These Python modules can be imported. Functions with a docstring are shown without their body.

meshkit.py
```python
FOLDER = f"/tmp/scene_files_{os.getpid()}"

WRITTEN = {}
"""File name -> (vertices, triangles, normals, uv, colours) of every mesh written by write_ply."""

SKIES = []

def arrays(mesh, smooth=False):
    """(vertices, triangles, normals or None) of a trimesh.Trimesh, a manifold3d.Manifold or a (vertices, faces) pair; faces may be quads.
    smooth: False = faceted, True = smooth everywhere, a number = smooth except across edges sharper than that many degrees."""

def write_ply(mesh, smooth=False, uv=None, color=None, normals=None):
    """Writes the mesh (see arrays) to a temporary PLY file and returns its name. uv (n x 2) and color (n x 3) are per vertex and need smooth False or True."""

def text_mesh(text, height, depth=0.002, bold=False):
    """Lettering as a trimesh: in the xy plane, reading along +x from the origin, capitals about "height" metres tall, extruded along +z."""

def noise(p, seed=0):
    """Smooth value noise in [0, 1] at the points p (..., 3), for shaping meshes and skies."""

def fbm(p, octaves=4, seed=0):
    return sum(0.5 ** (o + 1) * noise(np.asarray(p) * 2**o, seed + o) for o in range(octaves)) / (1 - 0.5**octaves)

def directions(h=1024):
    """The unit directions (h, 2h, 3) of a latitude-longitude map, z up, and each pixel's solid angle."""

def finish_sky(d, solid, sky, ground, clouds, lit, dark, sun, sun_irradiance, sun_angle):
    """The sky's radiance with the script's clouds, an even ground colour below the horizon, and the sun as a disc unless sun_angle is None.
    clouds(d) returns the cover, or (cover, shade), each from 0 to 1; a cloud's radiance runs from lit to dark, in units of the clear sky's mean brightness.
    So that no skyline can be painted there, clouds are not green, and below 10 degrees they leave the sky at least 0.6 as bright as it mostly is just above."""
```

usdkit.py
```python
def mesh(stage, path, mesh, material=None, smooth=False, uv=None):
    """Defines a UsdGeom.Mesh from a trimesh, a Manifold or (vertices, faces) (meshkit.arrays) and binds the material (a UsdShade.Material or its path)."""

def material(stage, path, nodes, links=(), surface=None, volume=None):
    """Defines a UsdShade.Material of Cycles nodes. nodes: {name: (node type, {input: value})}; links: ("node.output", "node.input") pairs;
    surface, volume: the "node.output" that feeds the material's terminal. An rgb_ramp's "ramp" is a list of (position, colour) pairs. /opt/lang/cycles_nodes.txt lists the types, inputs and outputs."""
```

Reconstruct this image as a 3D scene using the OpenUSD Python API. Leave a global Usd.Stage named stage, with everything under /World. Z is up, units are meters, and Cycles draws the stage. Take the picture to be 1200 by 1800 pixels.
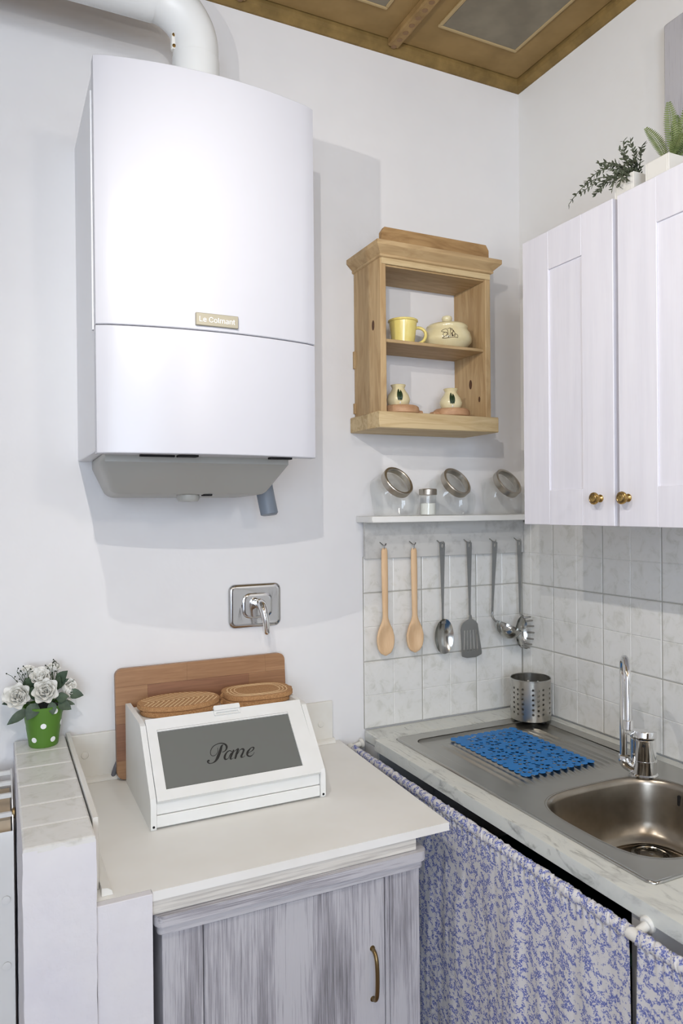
import math, random
import numpy as np, trimesh, usdkit, meshkit
import manifold3d as m3
from manifold3d import Manifold
from shapely.geometry import Polygon, Point, LineString, box as sbox
from shapely import affinity
from shapely.ops import unary_union
from pxr import Usd, UsdGeom, UsdLux, UsdShade, Gf, Sdf

PI = math.pi
rng = np.random.default_rng(7)
random.seed(7)
stage = Usd.Stage.CreateInMemory()
UsdGeom.SetStageUpAxis(stage, 'Z')
UsdGeom.SetStageMetersPerUnit(stage, 1.0)
world = UsdGeom.Xform.Define(stage, '/World')
stage.SetDefaultPrim(world.GetPrim())
UsdGeom.Scope.Define(stage, '/World/Looks')

# ------------------------------------------------------------------ camera, lights, exposure
CAM, YAW, PIT, ROL, FPX = (-1.5484, -1.8665, 1.5277), .4477, -.0051, -.0092, 1266.3
EXPOSURE = 0.22
def make_camera():
    fw = np.array([math.sin(YAW) * math.cos(PIT), math.cos(YAW) * math.cos(PIT), math.sin(PIT)])
    r = np.cross(fw, [0, 0, 1]); r /= np.linalg.norm(r); u = np.cross(r, fw)
    r, u = r * math.cos(ROL) + u * math.sin(ROL), -r * math.sin(ROL) + u * math.cos(ROL)
    c = UsdGeom.Camera.Define(stage, '/World/camera')
    m = Gf.Matrix4d(*r, 0, *u, 0, *(-fw), 0, *CAM, 1)
    c.AddTransformOp().Set(m)
    c.CreateHorizontalApertureAttr(24.0); c.CreateVerticalApertureAttr(36.0)
    c.CreateFocalLengthAttr(24.0 * FPX / 1200)
    c.CreateFStopAttr(5.6); c.CreateFocusDistanceAttr(1.65)
    c.CreateClippingRangeAttr((.05, 100))
    c.CreateExposureAttr(EXPOSURE)
make_camera()

def rgb(r, g, b):
    return tuple((x / 255 / 12.92) if x / 255 <= .04045 else ((x / 255 + .055) / 1.055) ** 2.4 for x in (r, g, b))

# daylight: an overcast sky outside, and the light of the window opening (front wall, behind the camera)
sky = UsdLux.DomeLight.Define(stage, '/World/sky_light')
sky.CreateColorAttr((.80, .90, 1.0)); sky.CreateIntensityAttr(1.0)
def window_light(path, pos, w, h, yaw, col, inten):
    L = UsdLux.RectLight.Define(stage, path)
    L.CreateWidthAttr(w); L.CreateHeightAttr(h); L.CreateColorAttr(col); L.CreateIntensityAttr(inten)
    L.AddTranslateOp().Set(pos); L.AddRotateZOp().Set(yaw); L.AddRotateXOp().Set(90)
def lamp(path, pos, radius, col, watts, aim=None, cone=90.):
    L = UsdLux.SphereLight.Define(stage, path)
    L.CreateRadiusAttr(radius); L.CreateColorAttr(col)
    L.CreateIntensityAttr(watts / (4 * PI * radius ** 2 * PI))
    if aim is None:
        L.AddTranslateOp().Set(pos)
        return
    z = -np.array(aim, float); z /= np.linalg.norm(z); x = np.cross([0, 0, 1.0], z); x /= np.linalg.norm(x); y = np.cross(z, x)
    L.AddTransformOp().Set(Gf.Matrix4d(*x, 0, *y, 0, *z, 0, *pos, 1))
    sh_ = UsdLux.ShapingAPI.Apply(L.GetPrim())
    sh_.CreateShapingConeAngleAttr(cone); sh_.CreateShapingConeSoftnessAttr(1.0)
# two spot lamps under the ceiling (they cast the two shadows of the boiler) and one more behind
lamp('/World/lamp_light', (-1.492, -1.58, 2.235), .0045, (1, .945, .88), 21.5, (1, .65, -.5))
lamp('/World/lamp_light_001', (-1.480, -.972, 2.216), .0045, (1, .945, .88), 15, (1, .28, -.36))
window_light('/World/daylight', (-2.35, -4.18, 1.6), 1.4, 1.6, 0, (.68, .81, 1.0), 6.2)
lamp('/World/lamp_light_002', (-.75, -3.0, 2.3), .10, (1, .93, .86), 24)

# ------------------------------------------------------------------ helpers: prims
taken = {}
def numbered(path):
    n = taken.get(path, -1) + 1
    taken[path] = n
    return path if n == 0 else '%s_%03d' % (path, n)
LOC = {}
def tag(p, label=None, cat=None, group=None, kind=None):
    p = p.GetPrim() if hasattr(p, 'GetPrim') else p
    for k, v in (('label', label), ('category', cat), ('group', group), ('kind', kind)):
        if v: p.SetCustomDataByKey(k, v)
    return p
def thing(name, label, cat, loc=(0, 0, 0), group=None, kind=None):
    path = numbered('/World/' + name)
    x = UsdGeom.Xform.Define(stage, path)
    x.AddTranslateOp().Set(tuple(map(float, loc)))
    LOC[path] = np.array(loc, float)
    tag(x, label, cat, group, kind)
    return path
def part(parent, name, mesh, m, smooth=40, label=None, kind=None):
    """A mesh given in world coordinates, under its thing (or under a part)."""
    path = numbered(parent + '/' + name)
    v, f = vf(mesh)
    root = '/World/' + path.split('/')[2]
    v = v - LOC.get(root, 0)
    g = usdkit.mesh(stage, path, trimesh.Trimesh(v, f, process=False), m, smooth)
    if label or kind: tag(g, label, None, None, kind)
    return path
def single(name, mesh, m, label=None, cat=None, smooth=40, group=None, kind=None):
    path = numbered('/World/' + name)
    v, f = vf(mesh)
    g = usdkit.mesh(stage, path, trimesh.Trimesh(v, f, process=False), m, smooth)
    LOC[path] = np.zeros(3)
    tag(g, label, cat, group, kind)
    return path
def copy(src, loc, label, cat, group=None, name=None, rotz=0):
    path = numbered('/World/' + (name or src.split('/')[-1]))
    x = UsdGeom.Xform.Define(stage, path)
    x.AddTranslateOp().Set(tuple(map(float, loc)))
    if rotz: x.AddRotateZOp().Set(rotz)
    x.GetPrim().GetReferences().AddInternalReference(src)
    x.GetPrim().SetInstanceable(True)
    tag(x, label, cat, group)
    return path

# ------------------------------------------------------------------ helpers: shapes
def vf(mesh):
    if hasattr(mesh, 'to_mesh'):
        q = mesh.to_mesh(); return np.array(q.vert_properties[:, :3], float), np.array(q.tri_verts, int)
    if isinstance(mesh, (list, tuple)) and len(mesh) and not isinstance(mesh[0], np.ndarray):
        vs, fs, n = [], [], 0
        for q in mesh:
            v, f = vf(q); vs.append(v); fs.append(f + n); n += len(v)
        return np.vstack(vs), np.vstack(fs)
    if isinstance(mesh, tuple):
        v, f = np.asarray(mesh[0], float), np.asarray(mesh[1], int)
        if f.shape[1] == 4: f = np.vstack([f[:, :3], f[:, [0, 2, 3]]])
        return v, f
    return np.array(mesh.vertices, float), np.array(mesh.faces, int)
def hull(pts):
    return trimesh.convex.convex_hull(np.asarray(pts, float))
def bx(x0, x1, y0, y1, z0, z1, c=.0015):
    x0, x1 = min(x0, x1), max(x0, x1); y0, y1 = min(y0, y1), max(y0, y1); z0, z1 = min(z0, z1), max(z0, z1)
    c = min(c, .45 * min(x1 - x0, y1 - y0, z1 - z0))
    if c <= 0:
        m = trimesh.creation.box([x1 - x0, y1 - y0, z1 - z0]); m.apply_translation([(x0 + x1) / 2, (y0 + y1) / 2, (z0 + z1) / 2]); return m
    P = []
    for x, sx in ((x0, 1), (x1, -1)):
        for y, sy in ((y0, 1), (y1, -1)):
            for z, sz in ((z0, 1), (z1, -1)):
                P += [(x + sx * c, y + sy * c, z), (x + sx * c, y, z + sz * c), (x, y + sy * c, z + sz * c)]
    return hull(P)
def rounded(x0, x1, y0, y1, z0, z1, r, n=5):
    s = trimesh.creation.icosphere(2, r).vertices
    P = [s + np.array([x, y, z]) for x in (x0 + r, x1 - r) for y in (y0 + r, y1 - r) for z in (z0 + r, z1 - r)]
    return hull(np.vstack(P))
def lathe(prof, n=40, c=(0, 0, 0), axis=None):
    """prof: (r, z) points; ends with r=0 are closed."""
    prof = np.asarray(prof, float); a = np.arange(n) * 2 * PI / n
    v = np.stack([prof[:, None, 0] * np.cos(a), prof[:, None, 0] * np.sin(a), np.repeat(prof[:, None, 1], n, 1)], -1).reshape(-1, 3)
    i, j = np.meshgrid(np.arange(len(prof) - 1), np.arange(n), indexing='ij')
    q = np.stack([i * n + j, i * n + (j + 1) % n, (i + 1) * n + (j + 1) % n, (i + 1) * n + j], -1).reshape(-1, 4)
    f = np.vstack([q[:, [0, 1, 2]], q[:, [0, 2, 3]]])
    m = trimesh.Trimesh(v, f, process=True, validate=True)
    if axis is not None:
        m.apply_transform(trimesh.geometry.align_vectors([0, 0, 1], np.asarray(axis, float) / np.linalg.norm(axis)))
    m.apply_translation(c)
    return m
def loft(rings, caps=True):
    R = np.asarray(rings, float); k, n = R.shape[:2]
    v = R.reshape(-1, 3)
    i, j = np.meshgrid(np.arange(k - 1), np.arange(n), indexing='ij')
    q = np.stack([i * n + j, i * n + (j + 1) % n, (i + 1) * n + (j + 1) % n, (i + 1) * n + j], -1).reshape(-1, 4)
    f = np.vstack([q[:, [0, 1, 2]], q[:, [0, 2, 3]]])
    if caps:
        v = np.vstack([v, R[0].mean(0), R[-1].mean(0)]); a = np.arange(n); b = (a + 1) % n; e = len(v)
        f = np.vstack([f, np.stack([b, a, np.full(n, e - 2)], 1), np.stack([a, b, np.full(n, e - 1)], 1) + [(k - 1) * n, (k - 1) * n, 0]])
    m = trimesh.Trimesh(v, f, process=False)
    if m.volume < 0: m.invert()
    return m
def tube(path, r, n=10, caps=True):
    p = np.asarray(path, float); k = len(p); r = np.broadcast_to(r, (k,))
    t = np.gradient(p, axis=0); t /= np.linalg.norm(t, axis=1, keepdims=True) + 1e-12
    a = np.cross(t[0], [0, 0, 1.0] if abs(t[0][2]) < .9 else [1.0, 0, 0]); a /= np.linalg.norm(a)
    rings = []; g = np.arange(n) * 2 * PI / n
    for i in range(k):
        a = a - t[i] * (a @ t[i]); a /= np.linalg.norm(a); b = np.cross(t[i], a)
        rings.append(p[i] + r[i] * (np.cos(g)[:, None] * a + np.sin(g)[:, None] * b))
    return loft(rings, caps)
def spline(pts, n=24):
    p = np.asarray(pts, float); k = len(p)
    from scipy.interpolate import CubicSpline
    d = np.r_[0, np.cumsum(np.linalg.norm(np.diff(p[:, :3], axis=0), axis=1) + 1e-9)]
    return CubicSpline(d, p)(np.linspace(0, d[-1], n))
def ext(poly, h):
    polys = [g for g in getattr(poly, 'geoms', [poly]) if g.area > 1e-9]
    return trimesh.util.concatenate([trimesh.creation.extrude_polygon(g, h, engine='earcut') for g in polys])
def frame(m, o, ux, uy, uz):
    """local (x, y, z) -> o + x ux + y uy + z uz"""
    T = np.eye(4); T[:3, 0], T[:3, 1], T[:3, 2], T[:3, 3] = ux, uy, uz, o
    m = m.copy(); m.apply_transform(T)
    if np.linalg.det(T[:3, :3]) < 0: m.invert()
    return m
X, Y, Z = np.eye(3)
def onwall(m, x, y, z):          # drawn in (right, up) with depth towards the room, on a wall facing -y
    return frame(m, (x, y, z), X, Z, -Y)
def rrect(w, h, r, cx=0, cy=0):
    return affinity.translate(sbox(-w / 2 + r, -h / 2 + r, w / 2 - r, h / 2 - r).buffer(r, quad_segs=6), cx, cy)
def cyl(p0, p1, r, n=24):
    p0, p1 = np.array(p0, float), np.array(p1, float); h = np.linalg.norm(p1 - p0); c = min(r * .15, .002, h * .3)
    return lathe([(0, 0), (r - c, 0), (r, c), (r, h - c), (r - c, h), (0, h)], n, p0, p1 - p0)

# ------------------------------------------------------------------ materials
def mat(name, col, rough=.5, metal=0., col2=None, scale=(8, 8, 8), lo=.35, hi=.65, detail=4., distort=0., bump=0., bscale=None, bdist=.002, coat=0., spec=.5, rough_var=0., extra=None, ior=1.5):
    nodes = {'p': ('principled_bsdf', {'roughness': rough, 'metallic': metal, 'base_color': col, 'coat_weight': coat, 'specular_ior_level': spec, 'ior': ior})}
    links = []
    nodes['g'] = ('geometry', {})
    if col2 is not None:
        nodes['mp'] = ('mapping', {'scale': scale})
        nodes['n'] = ('noise_texture', {'scale': 1.0, 'detail': detail, 'distortion': distort, 'roughness': .6})
        nodes['r'] = ('rgb_ramp', {'ramp': [(lo, col), (hi, col2)]})
        links += [('g.position', 'mp.vector'), ('mp.vector', 'n.vector'), ('n.fac', 'r.fac'), ('r.color', 'p.base_color')]
    if bump:
        nodes['mb'] = ('mapping', {'scale': bscale or scale})
        nodes['nb'] = ('noise_texture', {'scale': 1.0, 'detail': 5.0})
        nodes['b'] = ('bump', {'strength': bump, 'distance': bdist})
        links += [('g.position', 'mb.vector'), ('mb.vector', 'nb.vector'), ('nb.fac', 'b.height'), ('b.normal', 'p.normal')]
    if extra: extra(nodes, links)
    return usdkit.material(stage, '/World/Looks/' + name, nodes, links, surface='p.BSDF')

M = {}
M['plaster'] = mat('white_plaster', rgb(226, 225, 226), .9, col2=rgb(232, 231, 231), scale=(2, 2, 2), bump=.25, bscale=(45, 45, 45), bdist=.002)
M['rough_plaster'] = mat('rough_white_plaster', rgb(216, 214, 220), .85, col2=rgb(222, 220, 222), scale=(5, 5, 5), bump=.55, bscale=(30, 30, 30), bdist=.004)
M['wallplaster_r'] = mat('right_plaster', rgb(232, 232, 230), .9, col2=rgb(236, 236, 235), scale=(2, 2, 2), bump=.25, bscale=(45, 45, 45), bdist=.002)
M['enamel'] = mat('white_enamel', rgb(196, 197, 204), .30, spec=.4)
M['casing'] = mat('white_casing', rgb(230, 231, 234), .35)
M['grey_plastic'] = mat('pale_grey_plastic', rgb(170, 170, 165), .42)
M['pipe_white'] = mat('white_pipe', rgb(226, 228, 228), .4)
M['pvc'] = mat('slate_plastic', rgb(126, 136, 148), .45)
M['black'] = mat('black_gap', rgb(14, 14, 14), .8)
M['chrome'] = mat('chrome', (.80, .80, .80), .08, 1.)
M['chrome_plate'] = mat('chrome_plate', (.56, .56, .56), .12, 1.)
M['steel'] = mat('brushed_steel', rgb(176, 174, 168), .30, 1., col2=rgb(184, 182, 176), scale=(5, 5, 5))
M['steel_bowl'] = mat('bowl_steel', rgb(146, 138, 126), .30, 1., col2=rgb(164, 156, 144), scale=(14, 14, 14), bump=.04, bscale=(200, 200, 200), bdist=.0005)
M['utensil'] = mat('utensil_steel', rgb(178, 178, 174), .17, 1.)
M['utensil_satin'] = mat('utensil_satin_steel', rgb(150, 151, 150), .38, 1.)
M['nickel'] = mat('nickel_plate', rgb(168, 163, 146), .4, .5)
M['brass'] = mat('aged_brass', rgb(200, 168, 104), .26, 1., col2=rgb(152, 122, 70), scale=(120, 120, 120))
M['bronze'] = mat('bronze_handle', rgb(136, 116, 82), .34, 1.)
M['lid_metal'] = mat('lid_metal', rgb(186, 180, 170), .32, 1.)
M['pine'] = mat('pine', rgb(192, 164, 122), .6, col2=rgb(164, 134, 92), scale=(5, 30, 30), lo=.38, hi=.72, distort=1.5, bump=.12, bscale=(10, 90, 90))
M['pine_v'] = mat('pine_upright', rgb(194, 166, 124), .6, col2=rgb(164, 132, 90), scale=(30, 30, 4), lo=.38, hi=.72, distort=1.5, bump=.12, bscale=(90, 90, 8))
M['pine_pale'] = mat('pine_pale', rgb(206, 184, 142), .6, col2=rgb(182, 154, 110), scale=(4, 45, 45), lo=.42, hi=.66, distort=1.0, bump=.1, bscale=(10, 90, 90))
M['pine_dark'] = mat('pine_header', rgb(176, 142, 96), .6, col2=rgb(140, 106, 64), scale=(5, 30, 30), lo=.36, hi=.70, distort=1.5)
M['knot'] = mat('pine_knot', rgb(96, 62, 36), .7, col2=rgb(66, 42, 24), scale=(90, 90, 90))
M['beech'] = mat('beech_spoon', rgb(222, 190, 152), .6, col2=rgb(210, 174, 134), scale=(60, 60, 8))
for i, (a, b) in enumerate([((158, 116, 82), (138, 98, 66)), ((146, 102, 74), (128, 88, 62)), ((166, 126, 90), (146, 106, 72))]):
    M['board%d' % i] = mat('cutting_board_wood_%d' % i, rgb(*a), .45, col2=rgb(*b), scale=(7, 60, 110), lo=.35, hi=.7, distort=.8, bump=.05, bscale=(10, 120, 200))
M['coaster'] = mat('coaster_wood', rgb(198, 158, 122), .6, col2=rgb(176, 134, 98), scale=(20, 60, 60))
M['cream'] = mat('cream_glaze', rgb(232, 222, 184), .16, col2=rgb(224, 210, 164), scale=(14, 14, 14), coat=.4)
M['yellow'] = mat('yellow_glaze', rgb(236, 220, 138), .18, col2=rgb(228, 208, 118), scale=(20, 20, 20), coat=.4)
M['ink'] = mat('brown_ink', rgb(70, 52, 36), .5)
M['tree_green'] = mat('painted_green', rgb(36, 58, 34), .4)
M['painted_white'] = mat('painted_white', rgb(232, 232, 230), .45, col2=rgb(226, 226, 222), scale=(6, 6, 6), bump=.08, bscale=(60, 60, 8))
M['cab_white'] = mat('cabinet_white', rgb(226, 225, 232), .5, col2=rgb(219, 218, 226), scale=(40, 40, 3), bump=.18, bscale=(160, 160, 9), bdist=.0012)
M['laminate'] = mat('white_laminate', rgb(236, 235, 231), .4, col2=rgb(230, 228, 222), scale=(5, 5, 5), lo=.4, hi=.75)
M['strip_white'] = mat('white_strip', rgb(228, 227, 222), .5, col2=rgb(222, 219, 211), scale=(9, 9, 9))
M['rad_white'] = mat('radiator_white', rgb(228, 227, 224), .3, coat=.2)
M['rad_inside'] = mat('radiator_inside', rgb(196, 176, 150), .7)
M['blue_mat'] = mat('blue_rubber', rgb(32, 122, 196), .55)
M['green_crate'] = mat('dark_green_plastic', rgb(16, 44, 34), .5)
M['floor'] = mat('terracotta_floor', rgb(150, 120, 96), .5, col2=rgb(128, 100, 80), scale=(4, 4, 4))
M['cork'] = mat('cork', rgb(190, 146, 100), .9, col2=rgb(150, 108, 68), scale=(330, 330, 330), lo=.35, hi=.7, bump=.3, bscale=(300, 300, 300), bdist=.001)
M['cork_line'] = mat('cork_groove', rgb(226, 196, 152), .9)
M['pot_green'] = mat('pot_green', rgb(82, 124, 40), .45)
M['dot_white'] = mat('dot_white', rgb(238, 238, 238), .5)
M['soil'] = mat('dark_moss', rgb(26, 28, 24), .9)
M['petal'] = usdkit.material(stage, '/World/Looks/rose_petal_thin', {'d': ('diffuse_bsdf', {'color': (.985, .975, .935)}), 't': ('translucent_bsdf', {'color': (.99, .98, .93)}), 'm': ('mix_closure', {'fac': .32})}, [('d.BSDF', 'm.closure1'), ('t.BSDF', 'm.closure2')], surface='m.closure')
M['rose_leaf'] = mat('rose_leaf', rgb(48, 66, 48), .55, col2=rgb(70, 88, 66), scale=(60, 60, 60))
M['sprig'] = mat('sprig_green', rgb(58, 74, 48), .6)
M['berry'] = mat('sprig_bud', rgb(44, 54, 40), .6)
M['fern'] = mat('fern_green', rgb(92, 108, 58), .6, col2=rgb(120, 132, 82), scale=(50, 50, 50))
M['trail'] = mat('trailing_leaf', rgb(72, 80, 62), .6, col2=rgb(96, 102, 82), scale=(80, 80, 80))
M['planter'] = mat('planter_white', rgb(226, 224, 218), .6)
M['cable'] = mat('grey_cable', rgb(110, 112, 122), .5)
M['letter'] = mat('black_lettering', rgb(22, 22, 22), .5)
M['film'] = mat('grey_film_window', rgb(106, 108, 104), .5)
M['grout'] = mat('grout', rgb(176, 174, 166), .9)
M['ceil_tan'] = mat('tan_painted_wood', rgb(152, 124, 76), .75, col2=rgb(134, 108, 62), scale=(7, 7, 7), bump=.2, bscale=(30, 30, 30))
M['ceil_mould'] = mat('olive_moulding', rgb(138, 112, 62), .75, col2=rgb(112, 90, 46), scale=(14, 14, 14), bump=.2, bscale=(40, 40, 40))
M['ceil_beam'] = mat('tan_beam', rgb(160, 130, 82), .75, col2=rgb(128, 100, 58), scale=(14, 14, 14), bump=.2, bscale=(40, 40, 40))
M['ceil_grey'] = mat('grey_painted_panel', rgb(136, 128, 110), .8, col2=rgb(120, 112, 96), scale=(9, 9, 9))
M['ceil_line'] = mat('pale_border_line', rgb(176, 154, 112), .8)
M['ceil_dot'] = mat('beam_motif', rgb(134, 104, 72), .8)
M['support'] = mat('grey_support', rgb(196, 196, 196), .8)

def tile_mat(name, seed):
    nodes = {'g': ('geometry', {}), 'mp': ('mapping', {'scale': (26, 26, 26), 'location': (seed * 3.1, seed * 1.7, seed)}),
             'n': ('noise_texture', {'scale': 1.0, 'detail': 5., 'roughness': .62, 'distortion': .7}),
             'r': ('rgb_ramp', {'ramp': [(.32, rgb(206, 205, 198)), (.47, rgb(221, 220, 216)), (.62, rgb(224, 223, 220)), (.78, rgb(214, 212, 204))]}),
             'p': ('principled_bsdf', {'roughness': .25})}
    return usdkit.material(stage, '/World/Looks/' + name, nodes, [('g.position', 'mp.vector'), ('mp.vector', 'n.vector'), ('n.fac', 'r.fac'), ('r.color', 'p.base_color')], surface='p.BSDF')
TILE = [tile_mat('ceramic_tile_%d' % i, i) for i in range(3)]
def marble():
    nodes = {'g': ('geometry', {}), 'mp': ('mapping', {'scale': (9, 5, 9), 'rotation': (0, 0, .5)}),
             'n': ('noise_texture', {'scale': 1.0, 'detail': 7., 'roughness': .65, 'distortion': 1.6}),
             'r': ('rgb_ramp', {'ramp': [(.28, rgb(172, 173, 170)), (.44, rgb(209, 211, 206)), (.60, rgb(216, 217, 210)), (.75, rgb(194, 195, 186))]}),
             'mp2': ('mapping', {'scale': (46, 10, 26), 'rotation': (0, 0, .55)}),
             'n2': ('noise_texture', {'scale': 1.0, 'detail': 6., 'roughness': .6, 'distortion': 1.2}),
             'r2': ('rgb_ramp', {'ramp': [(.30, (.34, .34, .33)), (.43, (1, 1, 1)), (1, (1, 1, 1))]}),
             'm': ('mix', {'mix_type': 'multiply', 'fac': .75}),
             'p': ('principled_bsdf', {'roughness': .32})}
    links = [('g.position', 'mp.vector'), ('mp.vector', 'n.vector'), ('n.fac', 'r.fac'), ('g.position', 'mp2.vector'), ('mp2.vector', 'n2.vector'), ('n2.fac', 'r2.fac'),
             ('r.color', 'm.color1'), ('r2.color', 'm.color2'), ('m.color', 'p.base_color')]
    return usdkit.material(stage, '/World/Looks/grey_marble', nodes, links, surface='p.BSDF')
M['marble'] = marble()
def distressed(name, scale, scale2):
    nodes = {'g': ('geometry', {}), 'mp': ('mapping', {'scale': scale}),
             'n': ('noise_texture', {'scale': 1.0, 'detail': 6., 'roughness': .65}),
             'mp2': ('mapping', {'scale': scale2}), 'n2': ('noise_texture', {'scale': 1.0, 'detail': 3.}),
             'a': ('math', {'math_type': 'multiply_add', 'value2': .9}),
             'r': ('rgb_ramp', {'ramp': [(.58, rgb(98, 96, 100)), (.76, rgb(140, 138, 143)), (.92, rgb(170, 168, 174)), (1.05, rgb(200, 199, 202))]}),
             'b': ('bump', {'strength': .35, 'distance': .0012}),
             'p': ('principled_bsdf', {'roughness': .65})}
    links = [('g.position', 'mp.vector'), ('mp.vector', 'n.vector'), ('g.position', 'mp2.vector'), ('mp2.vector', 'n2.vector'), ('n.fac', 'a.value1'), ('n2.fac', 'a.value3'),
             ('a.value', 'r.fac'), ('r.color', 'p.base_color'), ('n.fac', 'b.height'), ('b.normal', 'p.normal')]
    return usdkit.material(stage, '/World/Looks/' + name, nodes, links, surface='p.BSDF')
M['dist_v'] = distressed('limed_grey_upright', (380, 380, 9), (16, 16, 3))
M['dist_h'] = distressed('limed_grey_level', (9, 380, 380), (3, 20, 20))
def frieze_mat():
    return mat('worn_white_wood', rgb(216, 212, 204), .6, col2=rgb(164, 160, 156), scale=(5, 90, 170), lo=.46, hi=.74, bump=.2, bscale=(6, 120, 120))
M['frieze'] = frieze_mat()
def fabric():
    nodes = {'g': ('geometry', {}),
             'd': ('noise_texture', {'scale': 120., 'detail': 2.}),
             'ds': ('vector_math', {'math_type': 'scale', 'scale': .006}),
             'da': ('vector_math', {'math_type': 'add'}),
             'v': ('voronoi_texture', {'scale': 400.}),
             'c': ('noise_texture', {'scale': 92., 'detail': 1.5, 'roughness': .5}),
             'cm': ('map_range', {'from_min': .38, 'from_max': .56, 'to_min': 0., 'to_max': .62, 'clamp': True}),
             'df': ('math', {'math_type': 'subtract'}),
             'r': ('rgb_ramp', {'ramp': [(.44, rgb(212, 210, 210)), (.52, rgb(146, 152, 194)), (.62, rgb(106, 116, 178)), (.9, rgb(92, 102, 166))]}),
             'hf': ('math', {'math_type': 'add', 'value2': .50}),
             'p': ('principled_bsdf', {'roughness': .9, 'sheen_weight': .1})}
    links = [('g.position', 'd.vector'), ('d.color', 'ds.vector1'), ('g.position', 'da.vector1'), ('ds.vector', 'da.vector2'), ('da.vector', 'v.vector'),
             ('g.position', 'c.vector'), ('c.fac', 'cm.value'), ('cm.result', 'df.value1'), ('v.distance', 'df.value2'), ('df.value', 'hf.value1'), ('hf.value', 'r.fac'), ('r.color', 'p.base_color')]
    return usdkit.material(stage, '/World/Looks/blue_floral_cotton', nodes, links, surface='p.BSDF')
M['fabric'] = fabric()
def clear_glass():
    nodes = {'t': ('transparent_bsdf', {'color': (.96, .965, .96)}), 'gl': ('glossy_bsdf', {'color': (1, 1, 1), 'roughness': .03}), 'f': ('layer_weight', {'blend': .5}),
             'pw': ('math', {'math_type': 'power', 'value2': 4.0}), 'ma': ('math', {'math_type': 'multiply_add', 'value2': .5, 'value3': .04}), 'm': ('mix_closure', {})}
    return usdkit.material(stage, '/World/Looks/clear_glass', nodes, [('f.facing', 'pw.value1'), ('pw.value', 'ma.value1'), ('ma.value', 'm.fac'), ('t.BSDF', 'm.closure1'), ('gl.BSDF', 'm.closure2')], surface='m.closure')
M['glass'] = clear_glass()

# ------------------------------------------------------------------ room shell
H = 2.874
XL, YF = -3.30, -4.2
T0 = .008                      # tile thickness
def wall(name, mesh, m):
    path = thing(name, None, None, kind='structure')
    part(path, 'wall_surface', mesh, m, smooth=False)
    return path
wb = wall('wall_back', bx(XL, 0, 0, .12, 0, 3.0, 0), M['plaster'])
wr = wall('wall_right', bx(0, .12, YF, .12, 0, 3.0, 0), M['wallplaster_r'])
WX0, WX1, WZ0, WZ1 = -3.05, -1.65, .8, 2.4
wl = wall('wall_left', bx(XL - .12, XL, YF, .12, 0, 3.0, 0), M['plaster'])
wf = thing('wall_front', None, None, kind='structure')
for q in ((XL - .12, WX0, 0, 3.0), (WX1, -1.25, 0, 3.0), (-.35, .12, 0, 3.0), (WX0, WX1, 0, WZ0), (WX0, WX1, WZ1, 3.0), (-1.25, -.35, 2.1, 3.0)):
    part(wf, 'wall_surface', bx(q[0], q[1], YF - .12, YF, q[2], q[3], 0), M['plaster'], smooth=False)
win = thing('window_1', None, None, kind='structure')
for q in ((WX0, WX0 + .05, WZ0, WZ1), (WX1 - .05, WX1, WZ0, WZ1), (WX0 + .05, WX1 - .05, WZ0, WZ0 + .05), (WX0 + .05, WX1 - .05, WZ1 - .05, WZ1)):
    part(win, 'window_frame', bx(q[0], q[1], YF - .07, YF - .02, q[2], q[3]), M['painted_white'])
do = thing('door_1', None, None, kind='structure')
M['door_wood'] = mat('dark_door_wood', rgb(74, 54, 40), .45, col2=rgb(58, 42, 30), scale=(30, 30, 4))
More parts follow.
